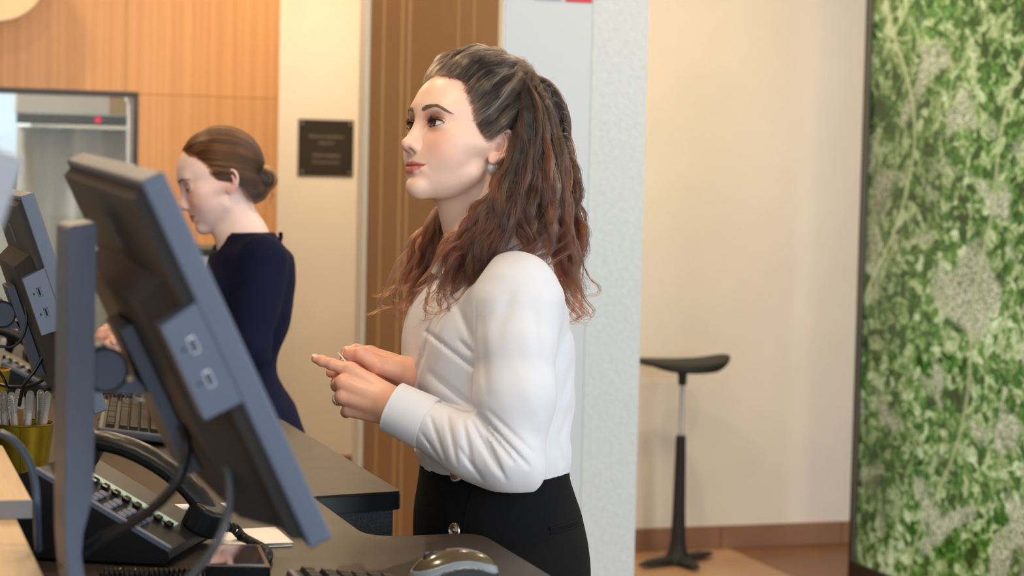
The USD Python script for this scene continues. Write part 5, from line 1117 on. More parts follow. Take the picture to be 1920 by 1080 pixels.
# coiled handset cords
def cord(t, pts, R=.0058, pitch=.0062): obj('coiled_cord', coil(pts, R, pitch, .0017), m_black_soft, t)
e1 = w1(hs1(.214, .056, .012))
cord(ph1, [e1 + [.008, 0, -.002], e1 + [.03, .012, -.006], [e1[0] + .045, e1[1] + .02, DZ + .0082], [e1[0] + .055, e1[1] - .10, DZ + .0082], [e1[0] + .01, e1[1] - .19, DZ + .0082], [e1[0] - .08, e1[1] - .205, DZ + .0082], [e1[0] - .17, e1[1] - .18, DZ + .0082]])
cord(ph2, [on(104, 742, 2, DZ + .0096), on(150, 744, 2, DZ + .0096), on(210, 742, 2, DZ + .0096), on(268, 737, 2, DZ + .0096), on(300, 730, 2, DZ + .0096)], R=.0075, pitch=.0095)
# keyboards
m_key = M('keycap_plastic', srgb(22, 21, 21), 0.5, specular_ior_level=0.2); m_board = M('keyboard_case', srgb(66, 70, 78), 0.4)
def keyboard(base, rz, label):
    """local: x from the back edge (-) to the space bar (+), y along the length"""
    t = thing('keyboard', label, 'keyboard', base, rz); Wk, Lk, tl = .142, .452, math.radians(7); T = rot(tl, [0, 1, 0])[:3, :3]
    def pl(m): v, f = arr(m); return trimesh.Trimesh((v - [Wk / 2, 0, 0]) @ T.T + [Wk / 2, 0, .002], f, process=False)
    obj('case', pl(rbox((-Wk / 2, -Lk / 2, .001), (Wk / 2, Lk / 2, .017), .004)), m_board, t, local=True)
    obj('key_bed', pl(box((-Wk / 2 + .008, -Lk / 2 + .008, .0165), (Wk / 2 - .008, Lk / 2 - .008, .0174))), m_black_matte, t, local=True)
    rows = [('f', -.058), ('n', -.034), ('n', -.0152), ('n', .0036), ('n', .0224), ('s', .0412)]
    def key(x, y0, y1):
        lo, hi = np.array([x, y0 + .0008, .0170]), np.array([x + .0172, y1 - .0008, .0238]); i = np.array([.0022, .0022, 0])
        q = np.array([[lo[0], lo[1], lo[2]], [hi[0], lo[1], lo[2]], [hi[0], hi[1], lo[2]], [lo[0], hi[1], lo[2]], [lo[0] + .002, lo[1] + .002, hi[2]], [hi[0] - .002, lo[1] + .002, hi[2]], [hi[0] - .002, hi[1] - .002, hi[2]], [lo[0] + .002, hi[1] - .002, hi[2]]])
        obj('key', pl(manifold3d.Manifold.hull_points(q)), m_key, t, local=True)
    for kind, x in rows:
        y = -Lk / 2 + .012
        if kind == 'f': segs = [1, -.5] + [1] * 4 + [-.4] + [1] * 4 + [-.4] + [1] * 4 + [-.3, 1, 1, 1, -.3, 1, 1, 1, 1]
        elif kind == 's': segs = [1.3, 1.2, 1.2, 6.2, 1.2, 1.2, 1.2, 1.5, -.3, 1, 1, 1, -.3, 2, 1, 1]
        else: segs = [1.4] + [1] * 12 + [1.6, -.3, 1, 1, 1, -.3, 1, 1, 1, 1]
        u = (Lk - .024) / sum(abs(q) for q in segs)
        for q in segs:
            if q > 0: key(x, y, y + q * u)
            y += abs(q) * u
    for s in (-1, 1): obj('foot', manifold3d.Manifold.hull_points(np.array([[-Wk / 2 + a, s * (Lk / 2 - .05) + b, c] for a, c in ((.004, .0150), (.014, .0150), (-.006, .0003), (-.001, .0003)) for b in (-.009, .009)])), m_board, t, local=True)
    return t
kb = keyboard((0.528, 3.885, DZ), math.radians(-8), 'black full-size keyboard propped on its feet behind the large monitor')
kb2 = copy_of(kb, (0.560, 2.095, DZ), math.radians(-1), 'black keyboard cut off by the bottom edge beside the mouse')
# mice
m_mouse_top = MN('mouse_shell', srgb(70, 58, 38), srgb(80, 66, 44), 20, 0.22, coat_weight=0.4); m_mouse_side = M('mouse_grey_band', srgb(120, 126, 132), 0.35)
def mouse(base, rz, label):
    t = thing('computer_mouse', label, 'mouse', base, rz)
    e = lambda p: smax(ell(p, (0, 0, .004), (.060, .034, .036)), -p[:, 2] + .001, .004)
    m = surface(e, (-.07, -.045, -.005), (.07, .045, .05), .0026)
    band = lambda p: np.maximum(e(p) - .0006, np.abs(p[:, 2] - .016 - .10 * p[:, 0] * 0 - .008 * np.cos(p[:, 0] * 40)) - .0045)
    obj('shell', m, m_mouse_top, t, local=True, smooth=True)
    obj('side_band', surface(band, (-.07, -.045, -.005), (.07, .045, .05), .002), m_mouse_side, t, local=True)
    obj('side_grip', surface(lambda p: np.maximum(e(p) - .0005, p[:, 2] - .0105 - .008 * np.cos(p[:, 0] * 40)), (-.07, -.045, -.005), (.07, .045, .05), .0022), m_black_matte, t, local=True)
    xs = np.linspace(-.057, -.012, 14); obj('button_split', tube(np.stack([xs, xs * 0, .004 + .036 * np.sqrt(1 - (xs / .06) ** 2) + .0001], 1), .0008, 6), m_black_matte, t, local=True)
    obj('wheel', xf(lathe([(0, -.003), (.008, -.003), (.009, -.002), (.009, .002), (.008, .003), (0, .003)], 24), rot(math.pi / 2, [1, 0, 0]), (-.034, 0, .0285)), m_black_soft, t, local=True)
    return t
ms = mouse((0.725, 2.385, DZ), math.radians(8), 'dark brown glossy mouse with grey band at the bottom edge')
ms2 = copy_of(ms, (0.622, 4.36, DZ), math.radians(60), 'mouse glinting gold at the far end of the propped keyboard')
# note paper, ballpoint on the desk, small black reader
pp = thing('note_paper', 'folded white note lying on the desk under the monitor corner', 'paper', (0.535, 2.72, DZ))
q = [on(405, 997, 2, DZ)[:2], on(515, 990, 2, DZ)[:2], on(549, 1024, 2, DZ)[:2], on(400, 1030, 2, DZ)[:2]]
obj('lower_leaf', xf(prism(Polygon(q), .0004), t=(0, 0, DZ + .0003)), m_paper, pp, smooth=False)
v, f = arr(prism(Polygon([a + np.array([.001, .001]) for a in q]), .0004)); v[:, 2] += DZ + .0012 + .0035 * np.clip((q[0][1] + .01 - v[:, 1]) / .12, 0, 1) ; obj('upper_leaf', trimesh.Trimesh(v, f, process=False), m_paper, pp, smooth=False)
m_clear = M('clear_plastic', srgb(238, 232, 222), 0.08, transmission_weight=0.75, ior=1.35); m_pen_white = M('pen_white', srgb(236, 230, 222), 0.35); m_refill = M('orange_refill', srgb(214, 158, 96), 0.4); m_ink = M('black_ink_tube', srgb(30, 28, 30), 0.3)
def pen(label, kind, T, group=None):
    """local: z from the writing tip up; T: 4x4 place"""
    t = UsdGeom.Xform.Define(stage, numbered('/World/pen')); t.AddTransformOp(UsdGeom.XformOp.PrecisionDouble, 'place').Set(Gf.Matrix4d(*np.asarray(T).T.ravel().tolist())); tag(t, label, 'pen', group)
    grip = [(.0016, .010), (.0040, .013)] + [(.0047 + .0004 * (k % 2), .016 + .0022 * k) for k in range(14)]
    obj('barrel', lathe([(.0012, .010)] + grip[1:] + [(.0052, .050), (.0052, .128), (.0046, .131), (0, .131)], 20), m_pen_white if kind == 'white' else m_clear, t, local=True)
    obj('tip', lathe([(0, 0), (.0006, .0005), (.0010, .004), (.0022, .0105), (.0016, .0105), (0, .0105)], 14), m_chrome, t, local=True)
    obj('refill', lathe([(0, .012), (.0019, .012), (.0019, .118), (0, .118)], 12), m_ink if kind == 'dark' else (m_refill if kind == 'orange' else m_pen_white), t, local=True)
    obj('clip', box((.0052, -.0018, .092), (.0070, .0018, .130), .0006), m_pen_white if kind != 'dark' else m_ink, t, local=True)
    obj('push_button', lathe([(0, .130), (.0030, .130), (.0030, .141), (.0022, .143), (0, .143)], 14), m_pen_white, t, local=True)
    return t
def tube_pen(label, kind, T):
    """fat clear pen seen from its round ribbed end; local: z from that end down"""
    t = UsdGeom.Xform.Define(stage, numbered('/World/pen')); t.AddTransformOp(UsdGeom.XformOp.PrecisionDouble, 'place').Set(Gf.Matrix4d(*np.asarray(T).T.ravel().tolist())); tag(t, label, 'pen')
    if kind == 'white':
        obj('push_button', lathe([(0, 0), (.0034, 0), (.0038, .0006), (.0038, .012), (0, .012)], 16), m_pen_white, t, local=True)
        obj('collar', lathe([(0, .0115), (.0052, .012), (.0056, .014), (.0056, .030), (0, .030)], 18), m_pen_white, t, local=True)
        obj('clip', box((.0056, -.0018, .014), (.0074, .0018, .050), .0006), m_pen_white, t, local=True)
        obj('barrel', lathe([(0, .0295), (.0055, .030), (.0055, .136), (.0018, .145), (0, .145)], 18), m_refill, t, local=True)
        return t
    obj('barrel', lathe([(0, 0), (.0026, .0006), (.0048, .0026), (.0060, .0062), (.0062, .010), (.0062, .070), (.0056, .074), (.0056, .130), (.0020, .142), (0, .142)], 20), m_clear, t, local=True)
    a = np.linspace(0, 9 * 2 * np.pi, 110); obj('spring', tube(np.stack([.0043 * np.cos(a), .0043 * np.sin(a), .0055 + .0034 * a / (2 * np.pi)], 1), .0006, 5), m_metal, t, local=True)
    obj('refill', lathe([(0, .034), (.0034, .034), (.0036, .036), (.0036, .120), (0, .120)], 12), m_ink if kind == 'dark' else (m_refill if kind == 'orange' else m_pen_white), t, local=True)
    obj('clip', box((.0062, -.0018, .012), (.0076, .0018, .048), .0006), m_clear if kind != 'dark' else m_ink, t, local=True)
    return t
def along(a, b, up=(0, 0, 1)):
    z = np.array(b, float) - a; z /= np.linalg.norm(z); x = np.cross(up, z); x = x / np.linalg.norm(x) if np.linalg.norm(x) > 1e-6 else np.array([1.0, 0, 0]); T = np.eye(4); T[:3, 0], T[:3, 1], T[:3, 2], T[:3, 3] = x, np.cross(z, x), z, a; return T
pa, pb = on(481, 947, 2, DZ + .0056), on(330, 952, 2, DZ + .0056)
pen('white ballpoint pen lying on the desk under the large monitor', 'white', along(pa, pb))
rd = thing('card_reader', 'small black box with a glossy slanted window at the bottom edge', 'card reader', (0.475, 2.57, DZ), math.radians(0))
rp = [on(398, 1018, 2, DZ + .036)[:2], on(488, 1019, 2, DZ + .036)[:2], on(508, 1062, 2, DZ + .036)[:2], on(384, 1060, 2, DZ + .036)[:2]]
obj('body', xf(prism(Polygon(rp).buffer(-.004).buffer(.004), .035, .0025), t=(0, 0, DZ)), m_black_gloss, rd)
m_reader = usdkit.material(stage, '/World/Looks/reader_window', {'p': ('principled_bsdf', {'base_color': srgb(18, 22, 30), 'roughness': 0.03, 'coat_weight': 1.0, 'specular_ior_level': 1.0})}, surface='p.BSDF')
obj('window', xf(prism(Polygon([np.mean(rp, 0) + (np.array(p) - np.mean(rp, 0)) * .84 for p in rp]), .0012, .0003), t=(0, 0, DZ + .0345)), m_reader, rd)
# gold cups of pens
def cup(base, label):
    t = thing('pen_cup', label, 'pen cup', base); r0, r1, h = .036, .0485, .1
    obj('bucket', lathe([(0, .001), (r0 - .002, .001), (r0, .003), (r0 + .0006, .007), (r1 - .0006, h - .004), (r1 - .0016, h - .004), (r0 - .0005, .006), (r0 - .003, .004), (0, .004)], 64), m_gold, t, local=True)
    obj('rolled_rim', lathe([(r1 + .0016 * math.cos(a), h - .002 + .0016 * math.sin(a)) for a in np.linspace(0, 2 * np.pi, 9)], 64), m_gold, t, local=True)
    obj('foot_ring', lathe([(r0 + .0005 + .0012 * math.cos(a), .0016 + .0012 * math.sin(a)) for a in np.linspace(0, 2 * np.pi, 9)], 64), m_gold, t, local=True)
    d = np.array([math.sin(-0.16), -math.cos(-0.16)]); obj('seam', tube([[*(d * (r0 + .0004)), .006], [*(d * r1), h - .004]], .0009, 6), m_gold, t, local=True)
    return t
C1 = np.array([*(on(46, 913, 2, DZ)[:2]), DZ]) + [0, .036, 0]
cu = cup(C1, 'gold bucket full of clear pens beside the blurred monitor post')
C2 = at(-27, 690, 4.02); C2[2] = DZ
cu2 = copy_of(cu, C2, 0, 'gold pen bucket mostly cut off by the left edge, further along the desk')
tops = [((8, 762), 'clear', 'clear ribbed pen leaning out at the left of the gold bucket', -.03), ((36, 740), 'clear', 'upright clear pen behind the white pen in the gold bucket', .02), ((40, 733), 'white', 'white topped pen with orange barrel standing tallest in the gold bucket', -.005),
        ((24, 764), 'orange', 'clear pen with orange refill at the front of the gold bucket', -.038), ((56, 750), 'clear', 'clear ribbed pen in the middle of the gold bucket', -.012), ((76, 752), 'dark', 'clear pen with black ink tube leaning right in the gold bucket', .0), ((84, 775), 'orange', 'short leaning clear pen with orange refill at the right rim of the gold bucket', -.015), ((-4, 768), 'orange', 'clear pen half hidden by the left edge in the gold bucket', .01)]
ptops = np.array([at(px, py, float((C1 - EYE) @ FW) + dy) for (px, py), _, _, dy in tops])
seats = np.array([[*(C1[:2] + r * np.array([math.cos(q), math.sin(q)])), DZ + .007] for r, q in [(.027, k * math.pi / 3.5) for k in range(7)] + [(.0, 0)]])
def gap(a, b, c, d):
    t = np.linspace(0, 1, 25)[:, None]; p, q = a + (b - a) * t, c + (d - c) * t; return np.linalg.norm(p[:, None] - q[None], axis=-1).min()
GAP = np.array([[[[gap(ptops[i], seats[x], ptops[j], seats[y]) if i < j and x != y else 1.0 for y in range(8)] for x in range(8)] for j in range(8)] for i in range(8)])
pr = np.random.default_rng(3); best = max((pr.permutation(8) for _ in range(3000)), key=lambda o: min(GAP[i, j, o[i], o[j]] for i in range(8) for j in range(i + 1, 8)))
for i, (_, kind, lab, _) in enumerate(tops):
    tip_top, bot = ptops[i], seats[best[i]]; d = tip_top - bot; T = along(tip_top, bot)
    T[:3, 3] = bot + d / np.linalg.norm(d) * .145
    tube_pen(lab, kind, T)
pt2 = at(8, 634, 4.0); tube_pen('clear pen standing in the gold bucket at the left edge', 'orange', along(pt2, C2 + [0, 0, .012]))
# card terminal and a lit label printer further along
tm_ = thing('payment_terminal', 'payment terminal with pale frame and bright blue screen near the left edge', 'payment terminal', on(30, 700, 2, DZ)); Tc = at(25, 618, 4.75)
tb = Tc - [0, 0, 0]; bx = rot(math.radians(38), [0, 1, 0])[:3, :3]
obj('frame', xf(rbox((-.075, -.05, -.012), (.075, .05, .008), .005), bx, tb), m_oak, tm_)
m_lit = usdkit.material(stage, '/World/Looks/lit_screen', {'e': ('emission', {'color': (0.62, 0.82, 1.0), 'strength': 0.8})}, surface='e.emission')
obj('screen', xf(box((-.055, -.04, .0075), (.06, .04, .009)), bx, tb), m_lit, tm_)
obj('stand', tube([tb + [0, 0, -.012], [tb[0] - .02, tb[1] + .01, DZ + .05], [tb[0] - .02, tb[1] + .01, DZ + .012]], .014, 12), m_black, tm_)
obj('foot', xf(lathe([(0, .0004), (.055, .0004), (.055, .009), (.045, .013), (0, .013)], 28), t=(tb[0] - .02, tb[1] + .01, DZ)), m_black, tm_)
lp_ = on(98, 722, 2, DZ); lp = thing('label_printer', 'low black label printer with two small lit panels behind the blurred post', 'printer', lp_)
obj('body', xf(rbox((-.06, .0, .0), (.075, .12, .075), .006), t=lp_), m_black, lp)
obj('blue_band', xf(box((-.055, -.0012, .062), (.07, .004, .070), .0004), t=lp_), m_mouse_side, lp)
for x0, x1, z0, z1 in ((-.040, -.028, .040, .058), (-.024, -.001, .040, .058), (-.022, .000, .010, .034)): obj('lit_panel', xf(box((x0, -.0016, z0), (x1, .003, z1), .0003), t=lp_), m_lit, lp)
# cables
m_cable, m_cable_grey, m_cable_bluelit = M('black_cable', srgb(24, 23, 23), 0.35), M('grey_cable', srgb(66, 64, 66), 0.45), M('bluelit_black_cable', srgb(40, 62, 84), 0.35)  # last one: black cable with its blue reflection painted into the colour
def cable(label, pts, r, m): o = obj('cable', tube(catmull(pts, 10), r, 10), m); tag(o, label, 'cable')
c_ = lambda x, y, d: at(x, y, d)
cable('thick black cable curving from the monitor back down to its stand', [c_(340, 800, 1.80), c_(350, 835, 1.79), c_(345, 870, 1.79), (c_(322, 918, 1.79)), c_(262, 972, 1.80), c_(190, 1010, 1.82), c_(120, 1060, 1.86)], .0048, m_cable)
cable('grey cable hanging from the lower corner of the large monitor', [c_(424, 872, 1.72), c_(430, 895, 1.715), c_(430, 945, 1.71), c_(412, 1008, 1.70), c_(376, 1060, 1.70), c_(340, 1100, 1.70)], .0040, m_cable_grey)
cable('blue-lit black cable looping over the counter beside the gold bucket', [c_(-14, 812, 2.1), c_(4, 813, 2.1), c_(32, 832, 2.1), c_(55, 868, 2.1), c_(66, 910, 2.1), c_(69, 955, 2.1), c_(70, 992, 2.12), c_(72, 1030, 2.16)], .0040, m_cable_bluelit)
cable('black cable hanging below the left monitor in a short curve', [c_(45, 560, 3.0), c_(50, 600, 3.0), c_(42, 632, 3.0), c_(22, 650, 3.0), c_(-12, 648, 3.0)], .0022, m_cable)
cable('black cable dropping from the bottom of the left monitor', [c_(92, 620, 3.02), c_(88, 650, 3.02), c_(68, 690, 3.02), c_(45, 722, 3.02), c_(36, 760, 3.05)], .0030, m_cable)
cable('long black cable looping behind the pens at the left', [c_(-10, 718, 3.4), c_(18, 725, 3.4), c_(52, 724, 3.4), c_(82, 712, 3.4), c_(104, 690, 3.4), c_(118, 655, 3.4)], .0030, m_cable)
cable('thin black cable beside the left monitor post', [c_(-6, 690, 3.2), c_(8, 712, 3.2), c_(18, 742, 3.2), c_(24, 790, 3.25)], .0022, m_cable)
# ------------------------------------------------------------------ things further back
# standing stool by the back wall
S0 = on(1270, 1058, 2, 0); SZ = on(1268, 690, 1, S0[1])[2]
st = thing('standing_stool', 'black standing stool with saddle seat and chrome post by the cream wall', 'stool', (S0[0], S0[1], 0)); k_ = 1 / 3733 * 7.75
hz = lambda py: on(1268, py, 1, S0[1])[2]
obj('post', lathe([(0, .012), (.060, .012), (.052, .030), (.036, .055), (.029, .10), (.0255, .2), (.0195, hz(820)), (.0165, hz(816)), (0, hz(816))], 32), m_black_matte, st, local=True)
obj('gas_spring', lathe([(0, .35), (.0105, .35), (.0105, hz(712)), (0, hz(712))], 24), m_chrome, st, local=True)
obj('seat_holder', cat(lathe([(0, hz(722)), (.0165, hz(722)), (.0175, hz(705)), (.0180, hz(690)), (0, hz(688))], 24), tube(catmull([(0, 0, hz(705)), (-.012, 0, hz(694)), (-.05, 0, hz(687)), (-.09, 0, hz(685))], 6), [.0165] * 6 + [.015] * 6 + [.010] * 7, 12)), m_black_matte, st, local=True)
obj('height_button', xf(lathe([(0, .004), (.013, .003), (.0165, 0), (.015, -.004), (0, -.004)], 20), rot(math.pi / 2, [1, 0, 0]) @ rot(0.3, [1, 0, 0]), (0.002, -.020, hz(686))), m_oak, st, local=True)
def saddle(p):
    x, y = p[:, 0], p[:, 1]; zc = hz(683) + .30 * x * x + 2.2 * np.maximum(x - .08, 0) ** 2 + 1.2 * np.maximum(-x - .1, 0) ** 2 - .35 * y * y
    t = .0175 * np.clip(1.08 - (np.abs(x) / .2) ** 3, .25, 1); r = np.sqrt((x / .192) ** 2 + (y / .15) ** 2)
    return smax(np.abs(p[:, 2] - zc) - t, (r - 1) * .13, .012) * .8
obj('seat', surface(saddle, (-.22, -.18, hz(690) - .08), (.22, .18, hz(650) + .06), .0055), m_black_matte, st, local=True)
for a, l in ((200, .185), (28, .20), (275, .15)):
    c, s = math.cos(math.radians(a)), math.sin(math.radians(a)); sec = [(0, .030, .030), (.35, .030, .022), (.75, .027, .020), (1, .016, .018)]
    obj('foot', manifold3d.Manifold.batch_boolean([manifold3d.Manifold.batch_hull([manifold3d.Manifold.sphere(w, 16).scale([1, 1, .5]).translate([c * l * t, s * l * t, z]) for t, w, z in sec[i:i + 2]]) for i in range(3)], manifold3d.OpType.Add), m_black_matte, st, local=True)
# plaque
cs = [on(x, y, 1, YP - .010) for x, y in ((560, 222), (664, 227), (660.5, 332), (557.5, 328))]; x0, x1 = cs[0][0], cs[1][0]; z1, z0 = (cs[0][2] + cs[1][2]) / 2, (cs[2][2] + cs[3][2]) / 2
pq = thing('plaque', 'black square plaque with four lines of pale lettering on the cream wall', 'sign', ((x0 + x1) / 2, YP, (z0 + z1) / 2))
m_plaque = M('black_plaque', srgb(42, 36, 32), 0.35); m_letter = M('pale_lettering', srgb(150, 136, 122), 0.5)
obj('plate', box((x0, YP - .010, z0), (x1, YP - .0005, z1), .0015), m_plaque, pq)
for sx, sz in ((0, 0), (0, 1), (1, 0), (1, 1)): obj('screw', xf(lathe([(0, .004), (.005, .0035), (.0066, .001), (.0066, 0), (0, 0)], 18), rot(math.pi / 2, [1, 0, 0]), ((x0 + .019, x1 - .019)[sx], YP - .010, (z0 + .019, z1 - .019)[sz])), m_screw, pq)
for txt, zf, wf in (('Discover experience', .70, .62), ('Area of it', .585, .27), ('Alleen toegang', .365, .49), ('24 hours access', .245, .49)):
    m = meshkit.text_mesh(txt, .013, .0008); b = m.bounds; s = wf * (x1 - x0) / (b[1][0] - b[0][0]); v = m.vertices.copy(); v[:, 0] = (v[:, 0] - b[0][0]) * s; v[:, 1] *= 1.15
    obj('lettering', trimesh.Trimesh(np.stack([(x0 + x1) / 2 - wf * (x1 - x0) / 2 + v[:, 0], YP - .0105 - v[:, 2], z0 + zf * (z1 - z0) - .006 + v[:, 1]], 1), m.faces, process=False), m_letter, pq, smooth=False)
# round disc on the bamboo wall
dc = on(-8, -52, 1, 7.72); dk = thing('wall_disc', 'pale round disc standing off the bamboo wall in the top left corner', 'wall lamp', dc)
m_disc = M('pale_disc', srgb(226, 192, 156), 0.5); R_ = 0.186
obj('disc', xf(lathe([(0, .016), (R_ - .006, .016), (R_, .010), (R_, 0), (R_ - .004, -.004), (0, -.004)], 96), rot(math.pi / 2, [1, 0, 0])), m_disc, dk, local=True)
obj('rim', xf(lathe([(R_, .009), (R_ + .003, .009), (R_ + .003, -.005), (R_ - .004, -.005), (R_, 0), (R_, .009)], 96), rot(math.pi / 2, [1, 0, 0])), m_oak_edge, dk, local=True)
obj('mount', xf(lathe([(0, 0), (.04, 0), (.04, -.276), (0, -.276)], 24), rot(math.pi / 2, [1, 0, 0])), m_steel_paint, dk, local=True)
# signs on the white door
for (a, b, yb, col, lab) in ((1003, 1053, 0.5, srgb(150, 152, 158), 'grey sign edge at the top of the white door'), (1061, 1111, 4.5, srgb(196, 16, 14), 'red sign edge at the top of the white door')):
    p, q2 = on(a, yb - .5, 1, YC - .008), on(b, yb + .5, 1, YC - .008); s = thing('door_sign', lab, 'sign', ((p[0] + q2[0]) / 2, YC - .004, p[2] + .04))
    obj('plate', box((p[0], YC - .007, (p[2] + q2[2]) / 2), (q2[0], YC - .0045, p[2] + (q2[0] - p[0])), .0006), M('sign_' + ('grey' if a < 1055 else 'red'), col, 0.4), s)
    obj('white_backing', box((p[0] - .002, YC - .0046, (p[2] + q2[2]) / 2 - .0025), (q2[0] + .002, YC - .0041, p[2] + (q2[0] - p[0]) + .002)), m_white, s)
# back-lit green panel
PX = 3.613; yf = on(1604, 1000, 0, PX)[1]; yn = 4.7; zb = .075
gp = thing('green_panel', 'tall back-lit panel printed with a green aerial view of fields in a dark frame', 'panel', (PX + .05, (yf + yn) / 2, 0))
g_nodes = {'t': ('geometry', {}), 'm': ('mapping', {'scale': (1, 1.0, 1.2)}), 'nz': ('noise_texture', {'scale': 9.0, 'detail': 3}), 'wv': ('mix_vector', {'fac': 0.10}),
           'v1': ('voronoi_texture', {'scale': 26.0, 'metric': 'manhattan'}), 'v2': ('voronoi_texture', {'scale': 52.0, 'metric': 'chebychev'}), 's1': ('separate_color', {}), 's2': ('separate_color', {}), 'x': ('mix_float', {'fac': 0.42}),
           'big': ('noise_texture', {'scale': 1.9, 'detail': 4, 'roughness': 0.6}), 'o': ('math', {'math_type': 'multiply_add', 'value2': 1.1, 'value3': -0.63}), 'sum': ('math', {'math_type': 'add'}),
           'r': ('rgb_ramp', {'ramp': [(0.08, srgb(20, 56, 16)), (0.26, srgb(36, 94, 28)), (0.42, srgb(76, 130, 54)), (0.52, srgb(112, 142, 92)), (0.62, srgb(148, 174, 134)), (0.80, srgb(176, 204, 168)), (0.95, srgb(204, 226, 208))]}),
           'fine': ('noise_texture', {'scale': 120.0, 'detail': 3}), 'fr': ('map_range', {'from_min': 0.25, 'from_max': 0.75, 'to_min': 0.72, 'to_max': 1.18}), 'mul': ('mix', {'mix_type': 'multiply', 'fac': 1.0}),
           'town': ('noise_texture', {'scale': 3.1, 'detail': 3, 'distortion': 0.6}), 'tr': ('rgb_ramp', {'ramp': [(0.56, (0, 0, 0)), (0.64, (1, 1, 1))]}), 'tb': ('rgb_to_bw', {}), 'tv': ('voronoi_texture', {'scale': 150.0}), 'tc': ('rgb_ramp', {'ramp': [(0.1, srgb(88, 112, 84)), (0.5, srgb(150, 164, 146)), (0.9, srgb(196, 206, 196))]}), 'ts': ('separate_color', {}), 'tm': ('mix', {'mix_type': 'mix'}),
           'wood': ('noise_texture', {'scale': 0.9, 'detail': 3}), 'wr': ('rgb_ramp', {'ramp': [(0.40, (1, 1, 1)), (0.60, (0.36, 0.36, 0.26))]}), 'mw': ('mix', {'mix_type': 'multiply', 'fac': 0.8}),
           'wav': ('wave_texture', {'scale': 0.35, 'distortion': 14.0, 'detail': 2.0, 'detail_scale': 0.8, 'bands_direction': 'y'}), 'road': ('rgb_ramp', {'ramp': [(0.9975, (0, 0, 0)), (0.9995, (0.7, 0.7, 0.7))]}), 'rb': ('rgb_to_bw', {}), 'mr': ('mix', {'mix_type': 'mix', 'color2': srgb(158, 172, 140)}),
           'p': ('principled_bsdf', {'roughness': 0.12, 'emission_strength': 0.30})}
g_links = [('t.position', 'm.vector'), ('m.vector', 'nz.vector'), ('m.vector', 'wv.a'), ('nz.color', 'wv.b'), ('wv.result', 'v1.vector'), ('wv.result', 'v2.vector'), ('v1.color', 's1.color'), ('v2.color', 's2.color'), ('s1.r', 'x.a'), ('s2.g', 'x.b'),
           ('m.vector', 'big.vector'), ('big.fac', 'o.value1'), ('x.result', 'sum.value1'), ('o.value', 'sum.value2'), ('sum.value', 'r.fac'), ('t.position', 'fine.vector'), ('fine.fac', 'fr.value'), ('r.color', 'mul.color1'), ('fr.result', 'mul.color2'),
           ('m.vector', 'town.vector'), ('town.fac', 'tr.fac'), ('tr.color', 'tb.color'), ('tb.val', 'tm.fac'), ('t.position', 'tv.vector'), ('tv.color', 'ts.color'), ('ts.r', 'tc.fac'), ('mul.color', 'tm.color1'), ('tc.color', 'tm.color2'),
           ('t.position', 'wood.vector'), ('wood.fac', 'wr.fac'), ('tm.color', 'mw.color1'), ('wr.color', 'mw.color2'), ('m.vector', 'wav.vector'), ('wav.fac', 'road.fac'), ('road.color', 'rb.color'), ('rb.val', 'mr.fac'), ('mw.color', 'mr.color1'), ('mr.color', 'p.base_color'), ('mr.color', 'p.emission_color')]
m_map = usdkit.material(stage, '/World/Looks/green_map_print', g_nodes, g_links, surface='p.BSDF')
obj('print', box((PX, yn, zb), (PX + .02, yf, 2.70)), m_map, gp)
m_gframe = M('dark_metal_frame', srgb(52, 50, 46), 0.35, metallic=0.6)
obj('frame', box((PX - .012, yf, .0), (PX + .09, yf + .030, 2.75), .002), m_gframe, gp)
obj('frame', box((PX - .012, yn - .03, .0), (PX + .09, yn, 2.75), .002), m_gframe, gp)
obj('frame_lip', box((PX - .016, yf - .012, zb), (PX - .001, yf + .001, 2.70), .001), M('grey_metal_lip', srgb(104, 104, 100), 0.35, metallic=0.5), gp)
obj('bottom_rail', box((PX - .012, yn, .0), (PX + .09, yf, zb), .002), m_gframe, gp)
obj('top_rail', box((PX - .012, yn, 2.70), (PX + .09, yf, 2.75), .002), m_gframe, gp)
obj('back_box', box((PX + .02, yn, zb), (PX + .085, yf, 2.70)), m_gframe, gp)
# the office behind the glazing
YO = 8.45
oc = lambda px, py: on(px, py, 1, YO)
xa, xb = oc(30, 300)[0], oc(243, 300)[0]; zt_ = oc(140, 240)[2]
nf = 120; xx = np.linspace(xa, xb, nf); yy = YO + .016 * np.sin(xx * 26) + .010 * np.sin(xx * 61 + 1)
poly = Polygon(np.vstack([np.stack([xx, yy], 1), np.stack([xx, yy + .004], 1)[::-1]]))
m_curtain = MN('grey_curtain_cloth', srgb(172, 172, 168), srgb(182, 181, 177), 160, 0.9, stretch=(1, 1, .3), space=W)
cu_ = thing('curtain', 'grey curtain hanging in soft folds behind the office glass', 'curtain', ((xa + xb) / 2, YO, 0.03))
obj('cloth', xf(prism(poly, zt_ - .03), t=(0, 0, .03)), m_curtain, cu_, smooth=60)
zr0, zr1 = oc(140, 234)[2], oc(140, 214)[2]
rl = thing('curtain_rail', 'dark rail above the grey curtain with a small red light', 'rail', ((xa + xb) / 2, YO - .03, (zr0 + zr1) / 2))
obj('rail', box((xa, YO - .06, zr0), (xb + .03, YO + .02, zr1), .003), M('dark_olive_rail', srgb(58, 54, 48), 0.5), rl)
pl_ = on(184, 225, 1, YO - .062); obj('light', xf(lathe([(0, .004), (.010, .003), (.013, 0), (0, 0)], 16), rot(math.pi / 2, [1, 0, 0]), pl_), usdkit.material(stage, '/World/Looks/red_led', {'e': ('emission', {'color': (1.0, 0.02, 0.08), 'strength': 1.0})}, surface='e.emission'), rl)
hd = thing('header_box', 'grey header box over the curtain rail with an olive end', 'box', ((xa + xb) / 2, YO, zr1 + .05))
zh = oc(140, 160)[2]; xm = oc(205, 190)[0]
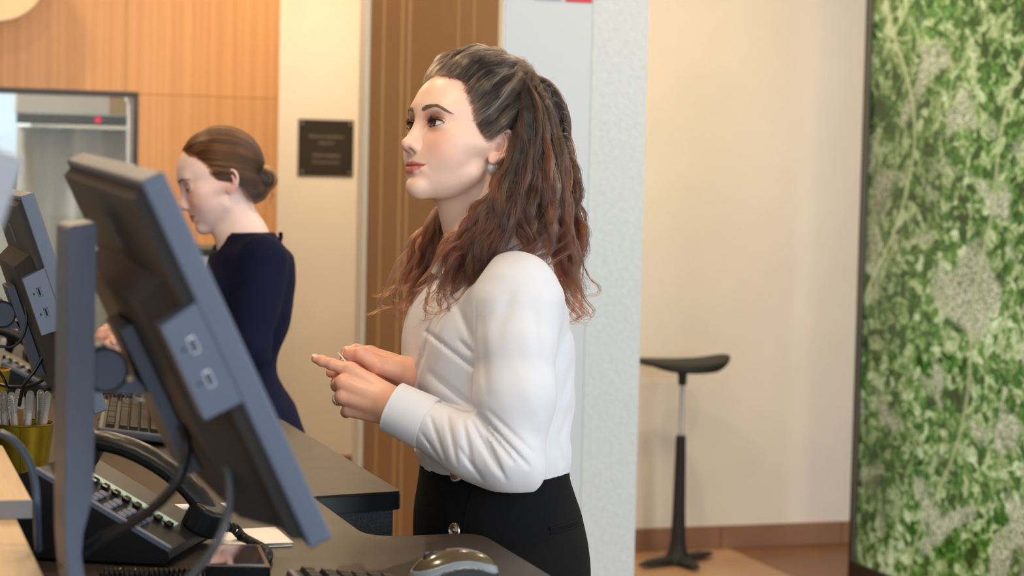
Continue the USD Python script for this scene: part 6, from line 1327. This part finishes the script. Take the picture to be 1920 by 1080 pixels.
obj('grey_face', box((xa, YO - .02, zr1 + .001), (xm, YO + .08, zh + .1), .002), M('grey_felt', srgb(150, 148, 140), 0.9), hd)
obj('olive_end', box((xm + .001, YO - .02, zr1 + .001), (xb + .02, YO + .08, zh + .1), .002), M('olive_paint', srgb(128, 106, 62), 0.7), hd)
xp0, xp1 = on(240, 280, 1, 8.2)[0], on(258, 280, 1, 8.2)[0]; zp = on(250, 176, 1, 8.2)[2]; zc_ = on(250, 190, 1, 8.2)[2]
po = thing('white_post', 'white post with wider cap behind the right end of the office glass', 'post', ((xp0 + xp1) / 2, 8.22, 0))
obj('shaft', box((xp0, 8.2, 0.001), (xp1, 8.24, zc_), .004), m_steel_paint, po)
obj('cap', box((xp0 - .008, 8.19, zc_), (xp1 + .004, 8.25, zp), .003), m_steel_paint, po)
wn = thing('window_2', 'bright daylight window at the left end of the office', None, (0, 0, 0), kind='structure')
y2 = 8.9; w0, w1_, wz0, wz1 = on(-140, 200, 1, y2)[0], on(34, 200, 1, y2)[0], on(10, 292, 1, y2)[2], 2.75
obj('pane', box((w0, y2, wz0), (w1_, y2 + .02, wz1)), usdkit.material(stage, '/World/Looks/daylight_pane', {'e': ('emission', {'color': (0.80, 0.92, 1.0), 'strength': 1.0})}, surface='e.emission'), wn)
obj('frame', cat(box((w1_, y2 - .02, wz0 - .04), (w1_ + .05, y2 + .03, wz1)), box((w0, y2 - .02, wz0 - .04), (w1_, y2 + .03, wz0))), M('pale_blue_frame', srgb(206, 216, 224), 0.5), wn)
# low cabinet behind the second woman
cb0 = on(384, 466, 1, 6.0); cb = thing('cabinet', 'low dark-topped cabinet glimpsed under the chin of the second woman', 'cabinet', (cb0[0] + .1, 6.1, 0))
obj('top', box((cb0[0] - .10, 5.98, cb0[2] - .022), (cb0[0] + .22, 6.32, cb0[2]), .003), m_black_matte, cb)
obj('body', box((cb0[0] - .09, 6.0, .0), (cb0[0] + .21, 6.31, cb0[2] - .022), .002), m_steel_paint, cb)
obj('door', box((cb0[0] - .08, 5.99, .1), (cb0[0] + .20, 6.001, cb0[2] - .04), .002), m_steel_paint, cb)
